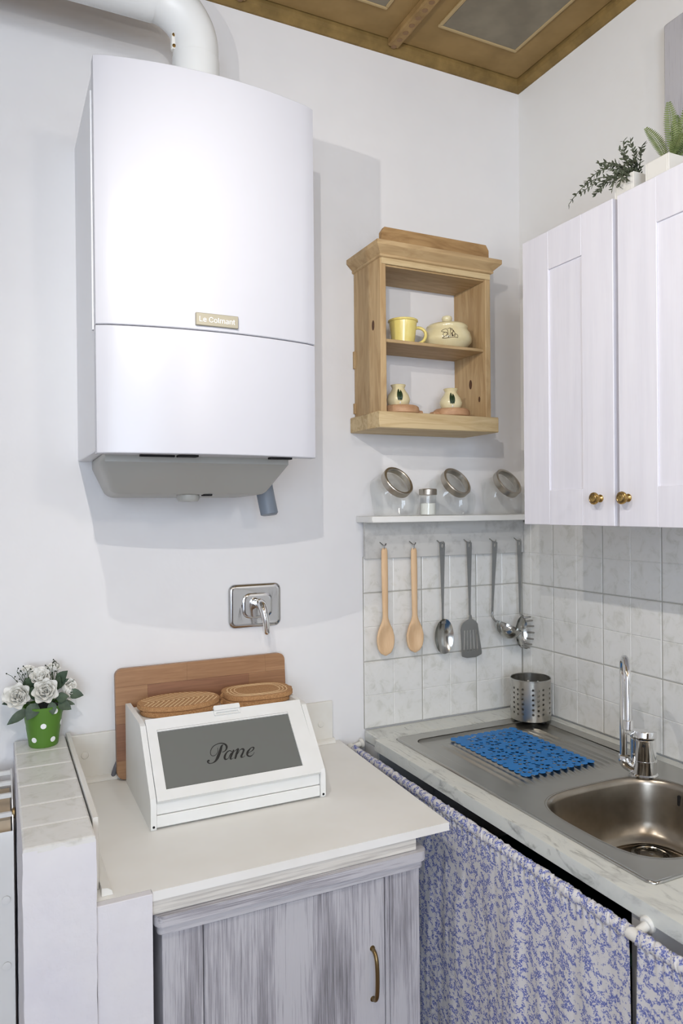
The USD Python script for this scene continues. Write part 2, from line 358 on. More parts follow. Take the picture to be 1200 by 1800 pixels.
part(do, 'door_leaf', bx(-1.25, -.35, YF - .07, YF - .03, 0, 2.1), M['door_wood'])
for z0_, z1_ in ((.15, .95), (1.05, 1.95)):
    part(do, 'door_panel', bx(-1.12, -.48, YF - .03, YF - .02, z0_, z1_, .004), M['door_wood'])
fl = single('floor', bx(XL, 0, YF, 0, -.1, 0, 0), M['floor'], smooth=False, kind='structure')
ce = thing('ceiling', None, None, kind='structure')
part(ce, 'ceiling_boards', bx(XL, -.0275, YF, -.0275, H + .026, H + .09, 0), M['ceil_tan'], smooth=False)
part(ce, 'ceiling_deck', bx(XL, 0, YF, 0, H + .09, H + .13, 0), M['ceil_beam'], smooth=False)
# coffers: beams on a grid, a frame of boards and a painted panel in each cell
BX = [-.483 - .468 * k for k in range(0, 6)]
BY = [-.515 - .485 * k for k in range(0, 8)]
def beam(x0, x1, y0, y1):
    return bx(x0, x1, y0, y1, H + .004, H + .028, .004)
for x in BX:
    p = part(ce, 'beam', beam(x - .018, x + .018, YF, -.024), M['ceil_beam'])
    if x > -1.5:
        dots = [lathe([(0, 0), (.0085, 0), (.0085, .0012), (0, .0012)], 8, (x, -.03 - .034 * k, H + .0030)) for k in range(14)]
        part(p, 'motif', dots, M['ceil_dot'], kind='stuff')
for y in BY:
    part(ce, 'cross_beam', bx(XL, 0, y - .014, y + .014, H + .010, H + .027, .004), M['ceil_beam'])
xs = [0] + BX + [XL]; ys = [0] + BY[:7] + [YF]
for i in range(len(xs) - 1):
    for j in range(len(ys) - 1):
        x1, x0, y1, y0 = xs[i], xs[i + 1], ys[j], ys[j + 1]
        if j > 3 and i > 3: continue
        ax0, ax1 = x0 + .094 if i < len(xs) - 2 else x0 + .05, x1 - (.132 if i == 0 else .092)
        ay0, ay1 = y0 + .115, y1 - (.145 if j == 0 else .125)
        if ax1 - ax0 < .06 or ay1 - ay0 < .06: continue
        part(ce, 'painted_panel', bx(ax0, ax1, ay0, ay1, H + .0215, H + .029, .001), M['ceil_grey'], smooth=False)
        w = .010
        part(ce, 'panel_border', [bx(ax0 - w, ax1 + w, ay1, ay1 + w, H + .020, H + .029, .002), bx(ax0 - w, ax1 + w, ay0 - w, ay0, H + .020, H + .029, .002), bx(ax1, ax1 + w, ay0, ay1, H + .020, H + .029, .002), bx(ax0 - w, ax0, ay0, ay1, H + .020, H + .029, .002)], M['ceil_line'], smooth=False)
# wall moulding: a batten all along both walls
def prof_x(pts, x0, x1):       # pts in (y, z), swept along x
    return frame(ext(Polygon(pts), x1 - x0), (x0, 0, 0), Y, Z, X)
def prof_y(pts, y0, y1):       # pts in (x, z), swept along y
    return frame(ext(Polygon(pts), y1 - y0), (0, y1, 0), X, Z, -Y)
part(ce, 'moulding', prof_x([(.02, H - .006), (-.006, H - .004), (-.020, H + .008), (-.0235, H + .018), (-.0235, H + .09), (.02, H + .09)], XL, 0), M['ceil_mould'], smooth=False)
part(ce, 'moulding', prof_y([(.02, H - .006), (-.006, H - .004), (-.020, H + .008), (-.0235, H + .018), (-.0235, H + .09), (.02, H + .09)], YF, 0), M['ceil_mould'], smooth=False)

# ------------------------------------------------------------------ tiles on the two walls
ZT = 1.28                      # a joint line; tiles are 20 x 20 cm, each face pressed as four squares
G = .0016
def tile_mesh(a0, a1, z0, z1, put, cuts):
    """cuts: full-tile origin so that the pressed cross falls in the middle of a whole tile."""
    ms = []
    a0, a1, z0, z1 = a0 + G, a1 - G, z0 + G, z1 - G
    if a1 - a0 < .004 or z1 - z0 < .004: return None
    ca, cz = cuts
    aa = [a0] + ([ca] if a0 + .006 < ca < a1 - .006 else []) + [a1]
    zz = [z0] + ([cz] if z0 + .006 < cz < z1 - .006 else []) + [z1]
    V, F = [], []
    def quad(*p):
        n = len(V); V.extend(p); F.extend([(n, n + 1, n + 2), (n, n + 2, n + 3)])
    for i in range(len(aa) - 1):
        for k in range(len(zz) - 1):
            l, r, b, t = aa[i], aa[i + 1], zz[k], zz[k + 1]; e = .0022
            o = [(l, b, T0 - .0013), (r, b, T0 - .0013), (r, t, T0 - .0013), (l, t, T0 - .0013)]
            c = [(l + e, b + e, T0), (r - e, b + e, T0), (r - e, t - e, T0), (l + e, t - e, T0)]
            quad(*c)
            for s in range(4): quad(o[s], o[(s + 1) % 4], c[(s + 1) % 4], c[s])
    l, r, b, t = a0, a1, z0, z1
    o = [(l, b), (r, b), (r, t), (l, t)]
    for s in range(4):
        p, q = o[s], o[(s + 1) % 4]
        quad((*p, 0), (*q, 0), (*q, T0 - .0013), (*p, T0 - .0013))
    v = np.array([put(*p) for p in V]); return trimesh.Trimesh(v, np.array(F), process=False)
pb = lambda a, z, d: (a, -d, z)
pr_ = lambda a, z, d: (-d, a, z)
zrows = [ZT - .4 + .2 * k for k in range(0, 3)]
zclip = lambda z0, z1, lo, hi: (max(z0, lo), min(z1, hi))
ti = 0
for z0 in zrows:
    for x0, x1, ca in ((-.5875, -.3887, -.4887), (-.3887, -.1887, -.2887), (-.1887, -T0, -.0887)):
        a, b = zclip(z0, z0 + .2, .884, 1.386 if True else 0)
        t = tile_mesh(x0, x1, a, b, pb, (ca, z0 + .1))
        if t is not None:
            part(wb, 'tile', t, TILE[ti % 3], smooth=False); ti += 1
part(wb, 'grout_bed', bx(-.586, 0, -.0056, .01, .884, 1.385, 0), M['grout'], smooth=False)
ye = -1.753
for z0 in zrows:
    for k in range(-1, 9):
        y1 = -.1534 - .2 * k; y0 = y1 - .2
        y1 = min(y1, -T0)
        a, b = zclip(z0, z0 + .2, .884, 1.484)
        t = tile_mesh(y0, y1, a, b, lambda q, z, d: (-d, q, z), (y0 + .1, z0 + .1))
        if t is not None:
            t.invert(); part(wr, 'tile', t, TILE[ti % 3], smooth=False); ti += 1
    ti += 1
part(wr, 'grout_bed', bx(-.0056, .01, ye, 0, .884, 1.485, 0), M['grout'], smooth=False)

# ------------------------------------------------------------------ gas boiler
bo = thing('gas_boiler', 'large white wall-hung gas boiler with a bowed glossy front and metal name plate', 'boiler', (-1.135, 0, 1.64))
x0, x1, zb, zs, zt, yb = -1.368, -.902, 1.640, 1.892, 2.418, -.393
def bow(x, extra=0):
    u = (x - x0) / (x1 - x0) * 2 - 1
    return yb - .032 * (1 - u * u) - extra
def bow_panel(za, zc, ext_=0., back=-.36, r=.006):
    n = 25; xx = np.linspace(x0, x1, n); rings = []
    for z, ins in ((za, r * .7), (za + r * .4, r * .15), (za + r, 0), (zc - r, 0), (zc - r * .4, r * .15), (zc, r * .7)):
        f = [(x + (r * .5 if i == 0 else -r * .5 if i == n - 1 else 0) * 0, bow(x, ext_) + ins + (.004 if i in (0, n - 1) else 0), z) for i, x in enumerate(xx)]
        rings.append(f + [(x1, back, z), (x0, back, z)])
    return loft(rings)
part(bo, 'upper_front', bow_panel(zs + .0006, zt, .0015, r=.0035), M['enamel'], 30)
part(bo, 'lower_front', bow_panel(zb, zs - .0006, r=.0035), M['enamel'], 30)
part(bo, 'casing', bx(x0 + .003, x1 - .003, -.36, 0, zb + .008, zt - .006, .002), M['casing'])
part(bo, 'side_rail', bx(x0 - .002, x0 + .003, -.352, -.338, zb + .25, zt - .05, .0008), M['casing'])
tray_top = [(-1.346, -.335), (-.946, -.335), (-.945, -.02), (-1.335, -.02)]
def tray():
    P = []
    s = trimesh.creation.icosphere(2, .028).vertices
    P += [(x, y, zb + .006) for x, y in tray_top] + [(x, y, zb - .012) for x, y in tray_top]
    for x, y, z in ((-1.303, -.236, 1.590), (-.982, -.228, 1.590), (-.985, -.06, 1.586), (-1.290, -.06, 1.586)):
        P += list(s + np.array([x, y, z]))
    return hull(P)
part(bo, 'bottom_tray', tray(), M['grey_plastic'], 35, 'pale grey moulded tray under the boiler')
cx = -1.155
part(bo, 'drain_knob', lathe([(0, 0), (.022, .001), (.026, .008), (.026, .02), (0, .02)], 24, (cx + .01, -.205, 1.546)), M['grey_plastic'])
part(bo, 'slot', [bx(cx + .038, cx + .058, -.2400, -.215, 1.5590, 1.5640, .001)], M['black'])
for a_, b_, y_ in ((-1.285, -1.215, -.386), (-1.21, -1.17, -.402), (-1.01, -.96, -.394)):
    part(bo, 'slot', bx(a_, b_, y_, -.376, zb - .004, zb + .001, 0), M['black'])
bp_ = part(bo, 'name_plate', bx(-1.1805, -1.0915, bow(-1.136, .0065), bow(-1.136, -.004), 1.9005, 1.9262, .0012), M['nickel'], 20, 'small nickel name plate with raised lettering')
tx = meshkit.text_mesh('Le Colmant', .0105, .0012, bold=False)
tx.apply_scale([.074 / np.ptp(tx.bounds[:, 0]), 1, 1]); tx.apply_translation([-tx.bounds[0, 0], 0, 0])
part(bp_, 'lettering', onwall(tx, -1.173, bow(-1.136, .0062), 1.908), M['dot_white'], False)
part(bo, 'pipe_stub', tube([(-.930, -.115, 1.60), (-.923, -.122, 1.55), (-.917, -.126, 1.5155), (-.9168, -.1265, 1.512)], [.0225, .0225, .0225, .018], 20), M['pvc'], 40, 'short slate grey plastic pipe stub')

# flue pipe
fp = thing('flue_pipe', 'thick white flue pipe with an elbow rising from the top of the boiler', 'pipe', (-1.115, -.2, 2.41))
pcx, pcy, pr = -1.115, -.2, .0525
part(fp, 'riser', lathe([(0, 2.4125), (pr + .0015, 2.4125), (pr + .0015, 2.575), (pr - .001, 2.580), (0, 2.580)], 40, (pcx, pcy, 0)), M['pipe_white'])
th = np.linspace(0, PI / 2, 16)
elb = np.stack([pcx - .10 + .10 * np.cos(th), np.full(16, pcy), 2.600 + .10 * np.sin(th)], 1)
part(fp, 'elbow', tube(np.vstack([[pcx, pcy, 2.572], elb]), pr, 40), M['pipe_white'])
part(fp, 'horizontal_pipe', tube([(pcx - .098, pcy, 2.70), (pcx - .103, pcy, 2.70), (pcx - 1.2, pcy, 2.70), (XL + .02, pcy, 2.70)], [pr + .0015] * 4, 40), M['pipe_white'])
cl = part(fp, 'clip', bx(pcx - pr - .006, pcx - pr + .006, pcy - .012, pcy + .004, 2.585, 2.622, .002), M['strip_white'])
for z in (2.591, 2.616):
    part(cl, 'screw', lathe([(0, 0), (.004, .0), (.0035, .002), (0, .003)], 12, (pcx - pr - .001, pcy - .0125, z), (0, -1, 0)), M['brass'])

# ------------------------------------------------------------------ little pine wall cabinet
sh = thing('wall_shelf_unit', 'small open pine wall cabinet with cornice, holding cups and jugs', 'wall shelf', (-.424, 0, 1.748))
for k, (a, b) in enumerate(((-.607, -.589), (-.2595, -.2415))):
    s_ = part(sh, 'side_panel', bx(a, b, -.160, -.001, 1.785, 2.21, .0015), M['pine_v'])
    for y, z, q in (((-.118, 2.03, .010),) if k == 0 else ((-.085, 1.895, .010), (-.128, 1.845, .006))):
        xk = a - .0004 if k == 0 else a - .0004
        kn = frame(ext(affinity.scale(Point(0, 0).buffer(q, quad_segs=5), .7, 1.4), .0008), (xk, y, z), Y, Z, X)
        part(s_, 'knot', kn, M['knot'])
part(sh, 'top_board', bx(-.589, -.2595, -.155, -.001, 2.184, 2.198, .001), M['pine'])
part(sh, 'front_rail', bx(-.6045, -.2435, -.163, -.150, 2.188, 2.210, .001), M['pine_pale'])
ms = part(sh, 'middle_shelf', bx(-.589, -.2595, -.150, -.001, 1.980, 1.989, .001), M['pine'])
ap = part(sh, 'bottom_board', bx(-.622, -.225, -.174, -.001, 1.744, 1.788, .002), M['pine_pale'])
def cornice():
    rings = []
    for z, e in ((2.204, .000), (2.206, .004), (2.211, .005), (2.212, .003), (2.229, .021), (2.2305, .022), (2.242, .022), (2.243, .020)):
        rings.append([(-.6075 - e, -.0005, z), (-.6075 - e, -.165 - e, z), (-.2415 + e, -.165 - e, z), (-.2415 + e, -.0005, z)])
    return loft(rings)
part(sh, 'cornice', cornice(), M['pine'], 20)
hp = Polygon([(-.178, 0), (.178, 0), (.178, .030), (.168, .045), (-.168, .045), (-.178, .030)])
part(sh, 'header_board', onwall(ext(hp, .014), -.424, -.146, 2.2435), M['pine_dark'], 30)
part(sh, 'back_batten', bx(-.612, -.600, -.010, -.0005, 1.80, 1.83, .001), M['pine_v'])
part(sh, 'back_batten', bx(-.612, -.600, -.010, -.0005, 1.93, 1.98, .001), M['pine_v'])

def shell(prof, t=.003, n=40, c=(0, 0, 0)):
    """An open pot: outer profile (r, z) from the base centre up, wall of thickness t."""
    p = np.asarray(prof, float)
    inner = [(max(r - t, 0.0), max(z, p[0, 1] + t)) for r, z in p[::-1]]
    inner[-1] = (0, p[0, 1] + t)
    return lathe(np.vstack([p, [(p[-1, 0] - t * .5, p[-1, 1] + t * .4)], inner]), n, c)
# yellow cup
c0 = (-.4985, -.095, 1.989)
cup = thing('yellow_cup', 'pale yellow ceramic cup with a handle on the middle pine shelf', 'cup', c0)
part(cup, 'cup_body', shell([(0, 0), (.029, 0), (.032, .003), (.0385, .055), (.0395, .064), (.0425, .066), (.0425, .070)], .003, 44, c0), M['yellow'])
hd = spline([(c0[0] + .036, c0[1] - .004, c0[2] + .050), (c0[0] + .052, c0[1] - .010, c0[2] + .052), (c0[0] + .066, c0[1] - .014, c0[2] + .040), (c0[0] + .060, c0[1] - .012, c0[2] + .016), (c0[0] + .036, c0[1] - .006, c0[2] + .006), (c0[0] + .026, c0[1] - .002, c0[2] + .006)], 20)
part(cup, 'handle', tube(hd, .0045, 10), M['yellow'])
# lidded sugar pot
c1 = (-.3445, -.088, 1.989)
sp = thing('sugar_pot', 'cream lidded sugar pot with a brown village drawing, right of the yellow cup', 'pot', c1)
body_prof = [(0, 0), (.045, 0), (.056, .003), (.071, .020), (.0725, .030), (.0685, .046), (.062, .056), (.0600, .061), (.0615, .066), (.060, .069)]
part(sp, 'pot_body', shell(body_prof, .004, 56, c1), M['cream'])
ld = part(sp, 'lid', lathe([(0, .064), (.056, .064), (.059, .069), (.056, .0725), (.035, .078), (.016, .081), (0, .082)], 48, c1), M['cream'])
part(ld, 'knob', lathe([(0, .078), (.009, .079), (.009, .083), (.014, .088), (.0155, .094), (.0135, .0995), (.007, .1025), (0, .103)], 32, c1), M['cream'])
def on_lathe(prof, c, ang0, lines, w, t=.0005):
    """thin painted strokes lying on a lathe's surface; lines in (along, up) metres about (ang0)"""
    p = np.asarray(prof, float); out = []
    for L in lines:
        L = np.asarray(L, float); q = spline(np.c_[L, np.zeros(len(L))], max(8, 4 * len(L)))[:, :2] if len(L) > 2 else np.linspace(L[0], L[-1], 5)
        r = np.interp(q[:, 1], p[:, 1], p[:, 0]); a = ang0 + q[:, 0] / r
        out.append(tube(np.stack([c[0] + (r + t) * np.cos(a), c[1] + (r + t) * np.sin(a), c[2] + q[:, 1]], 1), w, 5))
    return out
ang = math.atan2(CAM[1] - c1[1], CAM[0] - c1[0]) + .12
D = [[(-.022, .022), (-.022, .040), (-.024, .041), (-.016, .047), (-.010, .048), (-.006, .040), (-.005, .022)], [(-.016, .025), (-.016, .037), (-.012, .038), (-.011, .025)], [(-.022, .022), (-.010, .021), (.004, .023), (.022, .022)],
     [(.001, .024), (.001, .038), (.005, .046), (.012, .040), (.012, .026)], [(.002, .049), (.002, .043)], [(-.006, .048), (.002, .050), (.007, .047)], [(.012, .026), (.014, .032), (.020, .031), (.023, .026), (.022, .022)], [(.004, .036), (.010, .038)], [(.005, .026), (.006, .032), (.009, .026)], [(-.005, .024), (-.001, .027)]]
part(sp, 'village_drawing', on_lathe(body_prof[1:7], c1, ang, D, .0007), M['ink'], label='thin brown line drawing of little houses')
part(sp, 'village_drawing', on_lathe(body_prof[1:7], c1, ang, [[(.005, .031), (.006, .035)], [(.006, .027), (.009, .029)], [(.008, .042), (.011, .040)]], .0018), M['ink'], label='dark strokes of the little houses drawing')
# two little jugs on wooden stands
jug_prof = [(0, 0), (.024, 0), (.031, .009), (.0335, .020), (.030, .032), (.021, .045), (.0175, .052), (.0205, .0585), (.022, .061)]
def jug(c, label):
    t = thing('little_jug', label, 'jug', c, 'little cream jugs on wooden stands')
    part(t, 'jug_body', shell(jug_prof, .0025, 40, c), M['cream'])
    a = math.atan2(CAM[1] - c[1], CAM[0] - c[0]) + .15
    def leaf(dx, z0, z1, w):
        q = np.array([(dx, z0), (dx, (z0 + z1) / 2), (dx, z1)])
        p = np.asarray(jug_prof[1:7]); zz = np.linspace(z0, z1, 9); r = np.interp(zz, p[:, 1], p[:, 0]); A = a + dx / .03
        ww = w * np.sin(np.linspace(.25, PI - .05, 9)) ** .8
        return tube(np.stack([c[0] + (r - .0012) * math.cos(A), c[1] + (r - .0012) * math.sin(A), c[2] + zz], 1), ww, 8)
    part(t, 'tree_motif', [leaf(-.004, .014, .050, .0042), leaf(.004, .014, .046, .0042), leaf(.0, .013, .036, .0036)], M['tree_green'], label='two dark green painted cypress trees')
    part(t, 'house_motif', [leaf(.001, .004, .013, .0022)], M['dot_white'])
    return t
STZ = 1.788
def stand(c, label):
    t = thing('wooden_stand', label, 'stand', c, 'round wooden stands under the jugs')
    part(t, 'stand_disc', lathe([(0, 0), (.044, 0), (.053, .007), (.0545, .015), (.052, .024), (.047, .0275), (.040, .026), (0, .026)], 44, c), M['coaster'])
    part(t, 'stand_lug', rounded(c[0] + (.038 if c[0] < -.4 else -.070), c[0] + (.070 if c[0] < -.4 else -.038), c[1] - .014, c[1] + .014, c[2] + .001, c[2] + .018, .006), M['coaster'])
s1 = (-.508, -.092, STZ); s2 = (-.334, -.092, STZ)
stand(s1, 'round turned wooden stand under the left little jug')
stand(s2, 'round turned wooden stand under the right little jug')
jug((s1[0] - .006, s1[1], STZ + .0262), 'little cream jug with dark tree motif, on the left wooden stand')
jug((s2[0] - .002, s2[1], STZ + .0262), 'little cream jug with dark tree motif, on the right wooden stand')

# ------------------------------------------------------------------ white jar shelf with hooks
js = thing('hook_shelf', 'white painted shelf with a marbled hook board carrying jars and kitchen utensils', 'shelf', (-.3, 0, 1.375))
part(js, 'shelf_board', bx(-.606, -.012, -.100, -.001, 1.4865, 1.504, .0015), M['painted_white'])
M['hookboard'] = mat('worn_hook_board', rgb(198, 197, 194), .5, col2=rgb(172, 171, 168), scale=(30, 30, 30), lo=.5, hi=.75)
part(js, 'hook_board', bx(-.5865, -.010, -.020, -.0086, 1.380, 1.4865, .001), M['hookboard'])
HOOKS = [-.533, -.4335, -.336, -.2375, -.140, -.0435]
for x in HOOKS:
    q = spline([(x - .006, -.021, 1.4275), (x - .003, -.030, 1.4215), (x, -.038, 1.4185), (x + .001, -.043, 1.4205), (x + .001, -.045, 1.4255)], 14)
    part(js, 'hook', tube(q, .0016, 8), M['utensil'])

# glass jars with tilted mouths
def jar():
    c = np.array((-.500, -.052, 1.504))
    t = thing('glass_jar', 'clear glass jar with a tilted metal-rimmed lid, leftmost of three on the white shelf', 'jar', c, 'tilted glass jars on the white shelf')
    ax = np.array((.19, -.78, .57)); ax /= np.linalg.norm(ax)
    lc = c + np.array((-.018, -.040, .098))
    P = []
    g = np.linspace(0, 2 * PI, 40, endpoint=False)
    for z, rx, ry in ((0, .060, .036), (.004, .068, .042), (.03, .074, .046), (.06, .074, .046)):
        P += [(c[0] + .008 - .01 + rx * math.cos(a), c[1] + ry * math.sin(a), c[2] + z) for a in g]
    u = np.cross(ax, Z); u /= np.linalg.norm(u); w = np.cross(u, ax)
    neck = [lc - ax * .012 + .040 * (math.cos(a) * u + math.sin(a) * w) for a in g]
    shoulder = [lc - ax * .045 + .056 * (math.cos(a) * u + math.sin(a) * w) + np.array((-.004, .010, -.006)) for a in g]
    P += [q for q in shoulder if q[1] < -.002] + [tuple(q) for q in neck]
    h = hull(P)
    part(t, 'jar_body', h, M['glass'], 35)
    rim = [(.0440, -.014), (.0475, -.014), (.0485, -.012), (.0485, .005), (.0468, .0068), (.0425, .0068), (.0405, .005), (.0405, -.002), (.0440, -.004), (.0440, -.014)]
    r = part(t, 'lid_ring', lathe(rim, 56, lc, ax), M['lid_metal'], 30, 'brushed metal ring around the jar mouth')
    part(t, 'lid_glass', lathe([(0, -.001), (.0405, -.001), (.0405, .002), (0, .002)], 40, lc, ax), M['glass'], 30)
    return t, c
jar_p, jc = jar()
copy(jar_p, jc + (.200, 0, 0), 'clear glass jar with a tilted metal-rimmed lid, middle of three on the white shelf', 'jar', 'tilted glass jars on the white shelf')
copy(jar_p, jc + (.390, 0, 0), 'clear glass jar with a tilted metal-rimmed lid, beside the white cupboard', 'jar', 'tilted glass jars on the white shelf')
c2 = (-.409, -.078, 1.504)
sj = thing('spice_jar', 'small upright glass spice jar with a metal screw lid between two larger jars', 'jar', c2)
part(sj, 'jar_body', lathe([(0, 0), (.021, 0), (.0245, .003), (.0245, .056), (.022, .062), (.0215, .064), (0, .064)], 36, c2), M['glass'])
M['salt'] = mat('white_salt', rgb(226, 228, 222), .8)
part(sj, 'contents', lathe([(0, .003), (.0205, .003), (.0215, .006), (.0215, .036), (0, .037)], 30, c2), M['salt'])
part(sj, 'screw_lid', lathe([(0, .060), (.0255, .060), (.0262, .062), (.0262, .076), (.025, .078), (0, .078)], 40, c2), M['lid_metal'], 30)

# ------------------------------------------------------------------ hanging utensils
def flat_handle(x, z_top, z_bot, w_top, w_bot, th, y, lean=0.):
    n = 16; L = z_top - z_bot
    pts = [(-w_top / 2, -.004), (-w_top * .30, 0), (w_top * .30, 0), (w_top / 2, -.004)]
    for k in range(1, n + 1):
        s = k / n; pts.append(((w_top + (w_bot - w_top) * min(1, s * 1.25)) / 2, -.004 - (L - .004) * s))
    pts += [(-p[0], p[1]) for p in pts[:3:-1]]
    poly = Polygon(pts).buffer(0)
    hole = affinity.scale(Point(0, -.012).buffer(.0036, quad_segs=5), 1, 1.7)
    m = ext(poly.difference(hole), th); m.apply_translation([0, 0, 0])
    m.apply_transform(trimesh.transformations.rotation_matrix(lean, [0, 0, 1]))
    return onwall(m, x, y, z_top)
HY = -.0395
def wooden_spoon(x, zt_, L, label):
    t = thing('wooden_spoon', label, 'spoon', (x, -.043, zt_ - L), 'wooden spoons on the hooks')
    n = 26; rings = []; g = np.linspace(0, 2 * PI, 28, endpoint=False); y0 = -.0385
    prof = [(0, .006, .004), (.004, .0095, .005), (.06, .0105, .0055), (.16, .0092, .006), (.205, .0085, .006), (.222, .013, .0065), (.24, .0225, .0085), (.262, .0285, .011), (.28, .0290, .0115), (.298, .0255, .010), (.312, .0175, .007), (.3185, .009, .004), (.320, .002, .001)]
    s = L / .320
    pr = np.array(prof); d = np.linspace(0, .32, 46)
    rx = np.interp(d, pr[:, 0], pr[:, 1]); ry = np.interp(d, pr[:, 0], pr[:, 2])
    for di, a, b in zip(d, rx, ry):
        cy = b * np.sin(g)
        if di > .228:
            e = math.sin(min(1, (di - .228) / .088) * PI); cy = np.where(np.sin(g) < 0, cy + e * .014 * np.clip(1 - np.cos(g) ** 2 * 1.15, 0, 1), cy)
        rings.append(np.stack([x + .002 * di / .3 + a * np.cos(g), y0 + cy, np.full(28, zt_ - di * s)], 1))
    part(t, 'spoon', loft(rings), M['beech'], 60)
    part(t, 'cord_loop', tube(spline([(x - .002, HY - .0005, zt_ - .004), (x - .001, HY - .004, zt_ + .008), (x + .001, HY - .002, zt_ + .012), (x + .002, HY + .003, zt_ + .004)], 12), .0009, 6), M['cable'])
wooden_spoon(-.534, 1.411, .312, 'pale beech wooden spoon, the first on the far left of the row of utensils')
wooden_spoon(-.4345, 1.408, .309, 'pale beech wooden spoon, second in the row, beside the steel spoon')
def dish(rx, rz, depth, th, n=20, m_=36, sq=1.0):
    """A shallow bowl in local (x, z) with its hollow towards -y; centre at origin of its rim plane."""
    r = np.linspace(0, 1, n); a = np.linspace(0, 2 * PI, m_, endpoint=False)
    def surf(off):
        P = []
        for q in r:
            for t in a:
                P.append((q * rx * math.cos(t), depth * (1 - q ** 2) ** sq + off, q * rz * math.sin(t)))
        return np.array(P)
    A, B = surf(0), surf(th)
    i, j = np.meshgrid(np.arange(n - 1), np.arange(m_), indexing='ij')
    q = np.stack([i * m_ + j, i * m_ + (j + 1) % m_, (i + 1) * m_ + (j + 1) % m_, (i + 1) * m_ + j], -1).reshape(-1, 4)
    f = np.vstack([q[:, [0, 1, 2]], q[:, [0, 2, 3]]]); N = len(A)
    e = np.arange(m_); o = (n - 1) * m_
    rim = np.vstack([np.stack([o + e, o + (e + 1) % m_, o + N + (e + 1) % m_], 1), np.stack([o + e, o + N + (e + 1) % m_, o + N + e], 1)])
    mm = trimesh.Trimesh(np.vstack([A, B]), np.vstack([f, f[:, ::-1] + N, rim]), process=False); mm.fix_normals()
    return mm
# steel spoon
x = -.336
t = thing('serving_spoon', 'shiny stainless steel serving spoon hanging on the third hook', 'spoon', (x, HY, 1.09))
part(t, 'handle', flat_handle(x, 1.424, 1.182, .0190, .0068, .0018, HY), M['utensil_satin'], 30)
part(t, 'spoon_bowl', [frame(dish(.0335, .053, .013, .0014), (x + .002, HY - .006, 1.139), X, Y, Z), hull([(x - .003, HY - .001, 1.19), (x + .003, HY - .001, 1.19), (x - .003, HY + .001, 1.19), (x + .003, HY + .001, 1.19), (x - .008, HY - .005, 1.178), (x + .010, HY - .005, 1.178), (x - .006, HY - .003, 1.178), (x + .008, HY - .003, 1.178)])], M['utensil'], 50)
# slotted turner
x = -.2375
t = thing('slotted_turner', 'flat grey steel turner with long slots between the spoon and the ladle', 'turner', (x, HY, 1.065))
part(t, 'handle', flat_handle(x, 1.422, 1.196, .0195, .0074, .0018, HY), M['utensil_satin'], 30)
bl = Polygon([(-.0035, .128), (.0035, .128), (.006, .116), (.020, .108), (.027, .098), (.031, .070), (.0415, .010), (.040, .004), (.02, -.003), (-.015, -.003), (-.031, .002), (-.034, .006), (-.0345, .04), (-.036, .085), (-.033, .098), (-.024, .108), (-.006, .116)]).buffer(.002).buffer(-.002)
for k in range(5):
    a = -.0245 + k * .0125; w = .0026
    bl = bl.difference(LineString([(a, .020), (a * .86 - .001, .080)]).buffer(w, quad_segs=4))
part(t, 'slotted_blade', onwall(ext(bl, .0016), x + .002, HY - .001, 1.068), M['utensil_satin'], 30)
# ladle
x = -.140
t = thing('soup_ladle', 'polished steel soup ladle with a deep round bowl, fifth in the hanging row', 'ladle', (x, HY, 1.11))
part(t, 'handle', flat_handle(x, 1.420, 1.185, .0190, .0072, .0018, HY, lean=-.055), M['utensil_satin'], 30)
def half_bowl(R, th, n=16, m_=40):
    ph = np.linspace(0, PI / 2, n)
    pts = [(R * math.sin(p), -R * .95 * math.cos(p)) for p in ph] + [((R - th) * math.sin(p), -(R - th) * .95 * math.cos(p)) for p in ph[::-1]]
    return lathe(pts, m_)
lb = half_bowl(.0425, .0016)
lb.apply_transform(trimesh.transformations.rotation_matrix(.32, [0, 1, 0]))
lb.apply_transform(trimesh.transformations.rotation_matrix(.22, [1, 0, 0]))
lb.apply_translation((x + .0235, HY - .036, 1.158))
part(t, 'ladle_bowl', lb, M['utensil'], 50)
part(t, 'neck', tube(spline([(x - .0115, HY - .001, 1.20), (x - .0135, HY - .004, 1.185), (x - .012, HY - .014, 1.174), (x - .009, HY - .026, 1.165)], 10), [.0032] * 8 + [.0042, .005], 8), M['utensil_satin'], 50)
# spaghetti server
x = -.0435
t = thing('spaghetti_server', 'steel spaghetti server with prongs, last utensil before the corner', 'spaghetti server', (x, HY, 1.07))
part(t, 'handle', flat_handle(x, 1.422, 1.186, .0175, .0066, .0018, HY), M['utensil_satin'], 30)
R_ = trimesh.transformations.rotation_matrix(.12, [0, 0, 1])
hd_ = dish(.0265, .048, .015, .0015); hd_.apply_transform(R_)
cc = np.array((x - .012, HY - .024, 1.133))
hd_.apply_translation(cc)
part(t, 'server_head', [hd_, tube(spline([(x, HY - .001, 1.192), (x - .002, HY - .006, 1.184), (x - .002, HY - .016, 1.180)], 6), [.003, .003, .003, .004, .005, .005], 8)], M['utensil'], 50)
for a in np.linspace(-1.75, 1.15, 8):
    e = R_[:3, :3] @ np.array((.0258 * math.cos(a), 0, .047 * math.sin(a))) + cc
    d = np.array((.95 + .1 * math.cos(a), -.55, .25 * math.sin(a) - .05)); d /= np.linalg.norm(d)
    part(t, 'prong', tube([e - d * .002, e + d * .010, e + d * .020, e + d * .022], [.0032, .0031, .0028, .0016], 8), M['utensil'], 50)

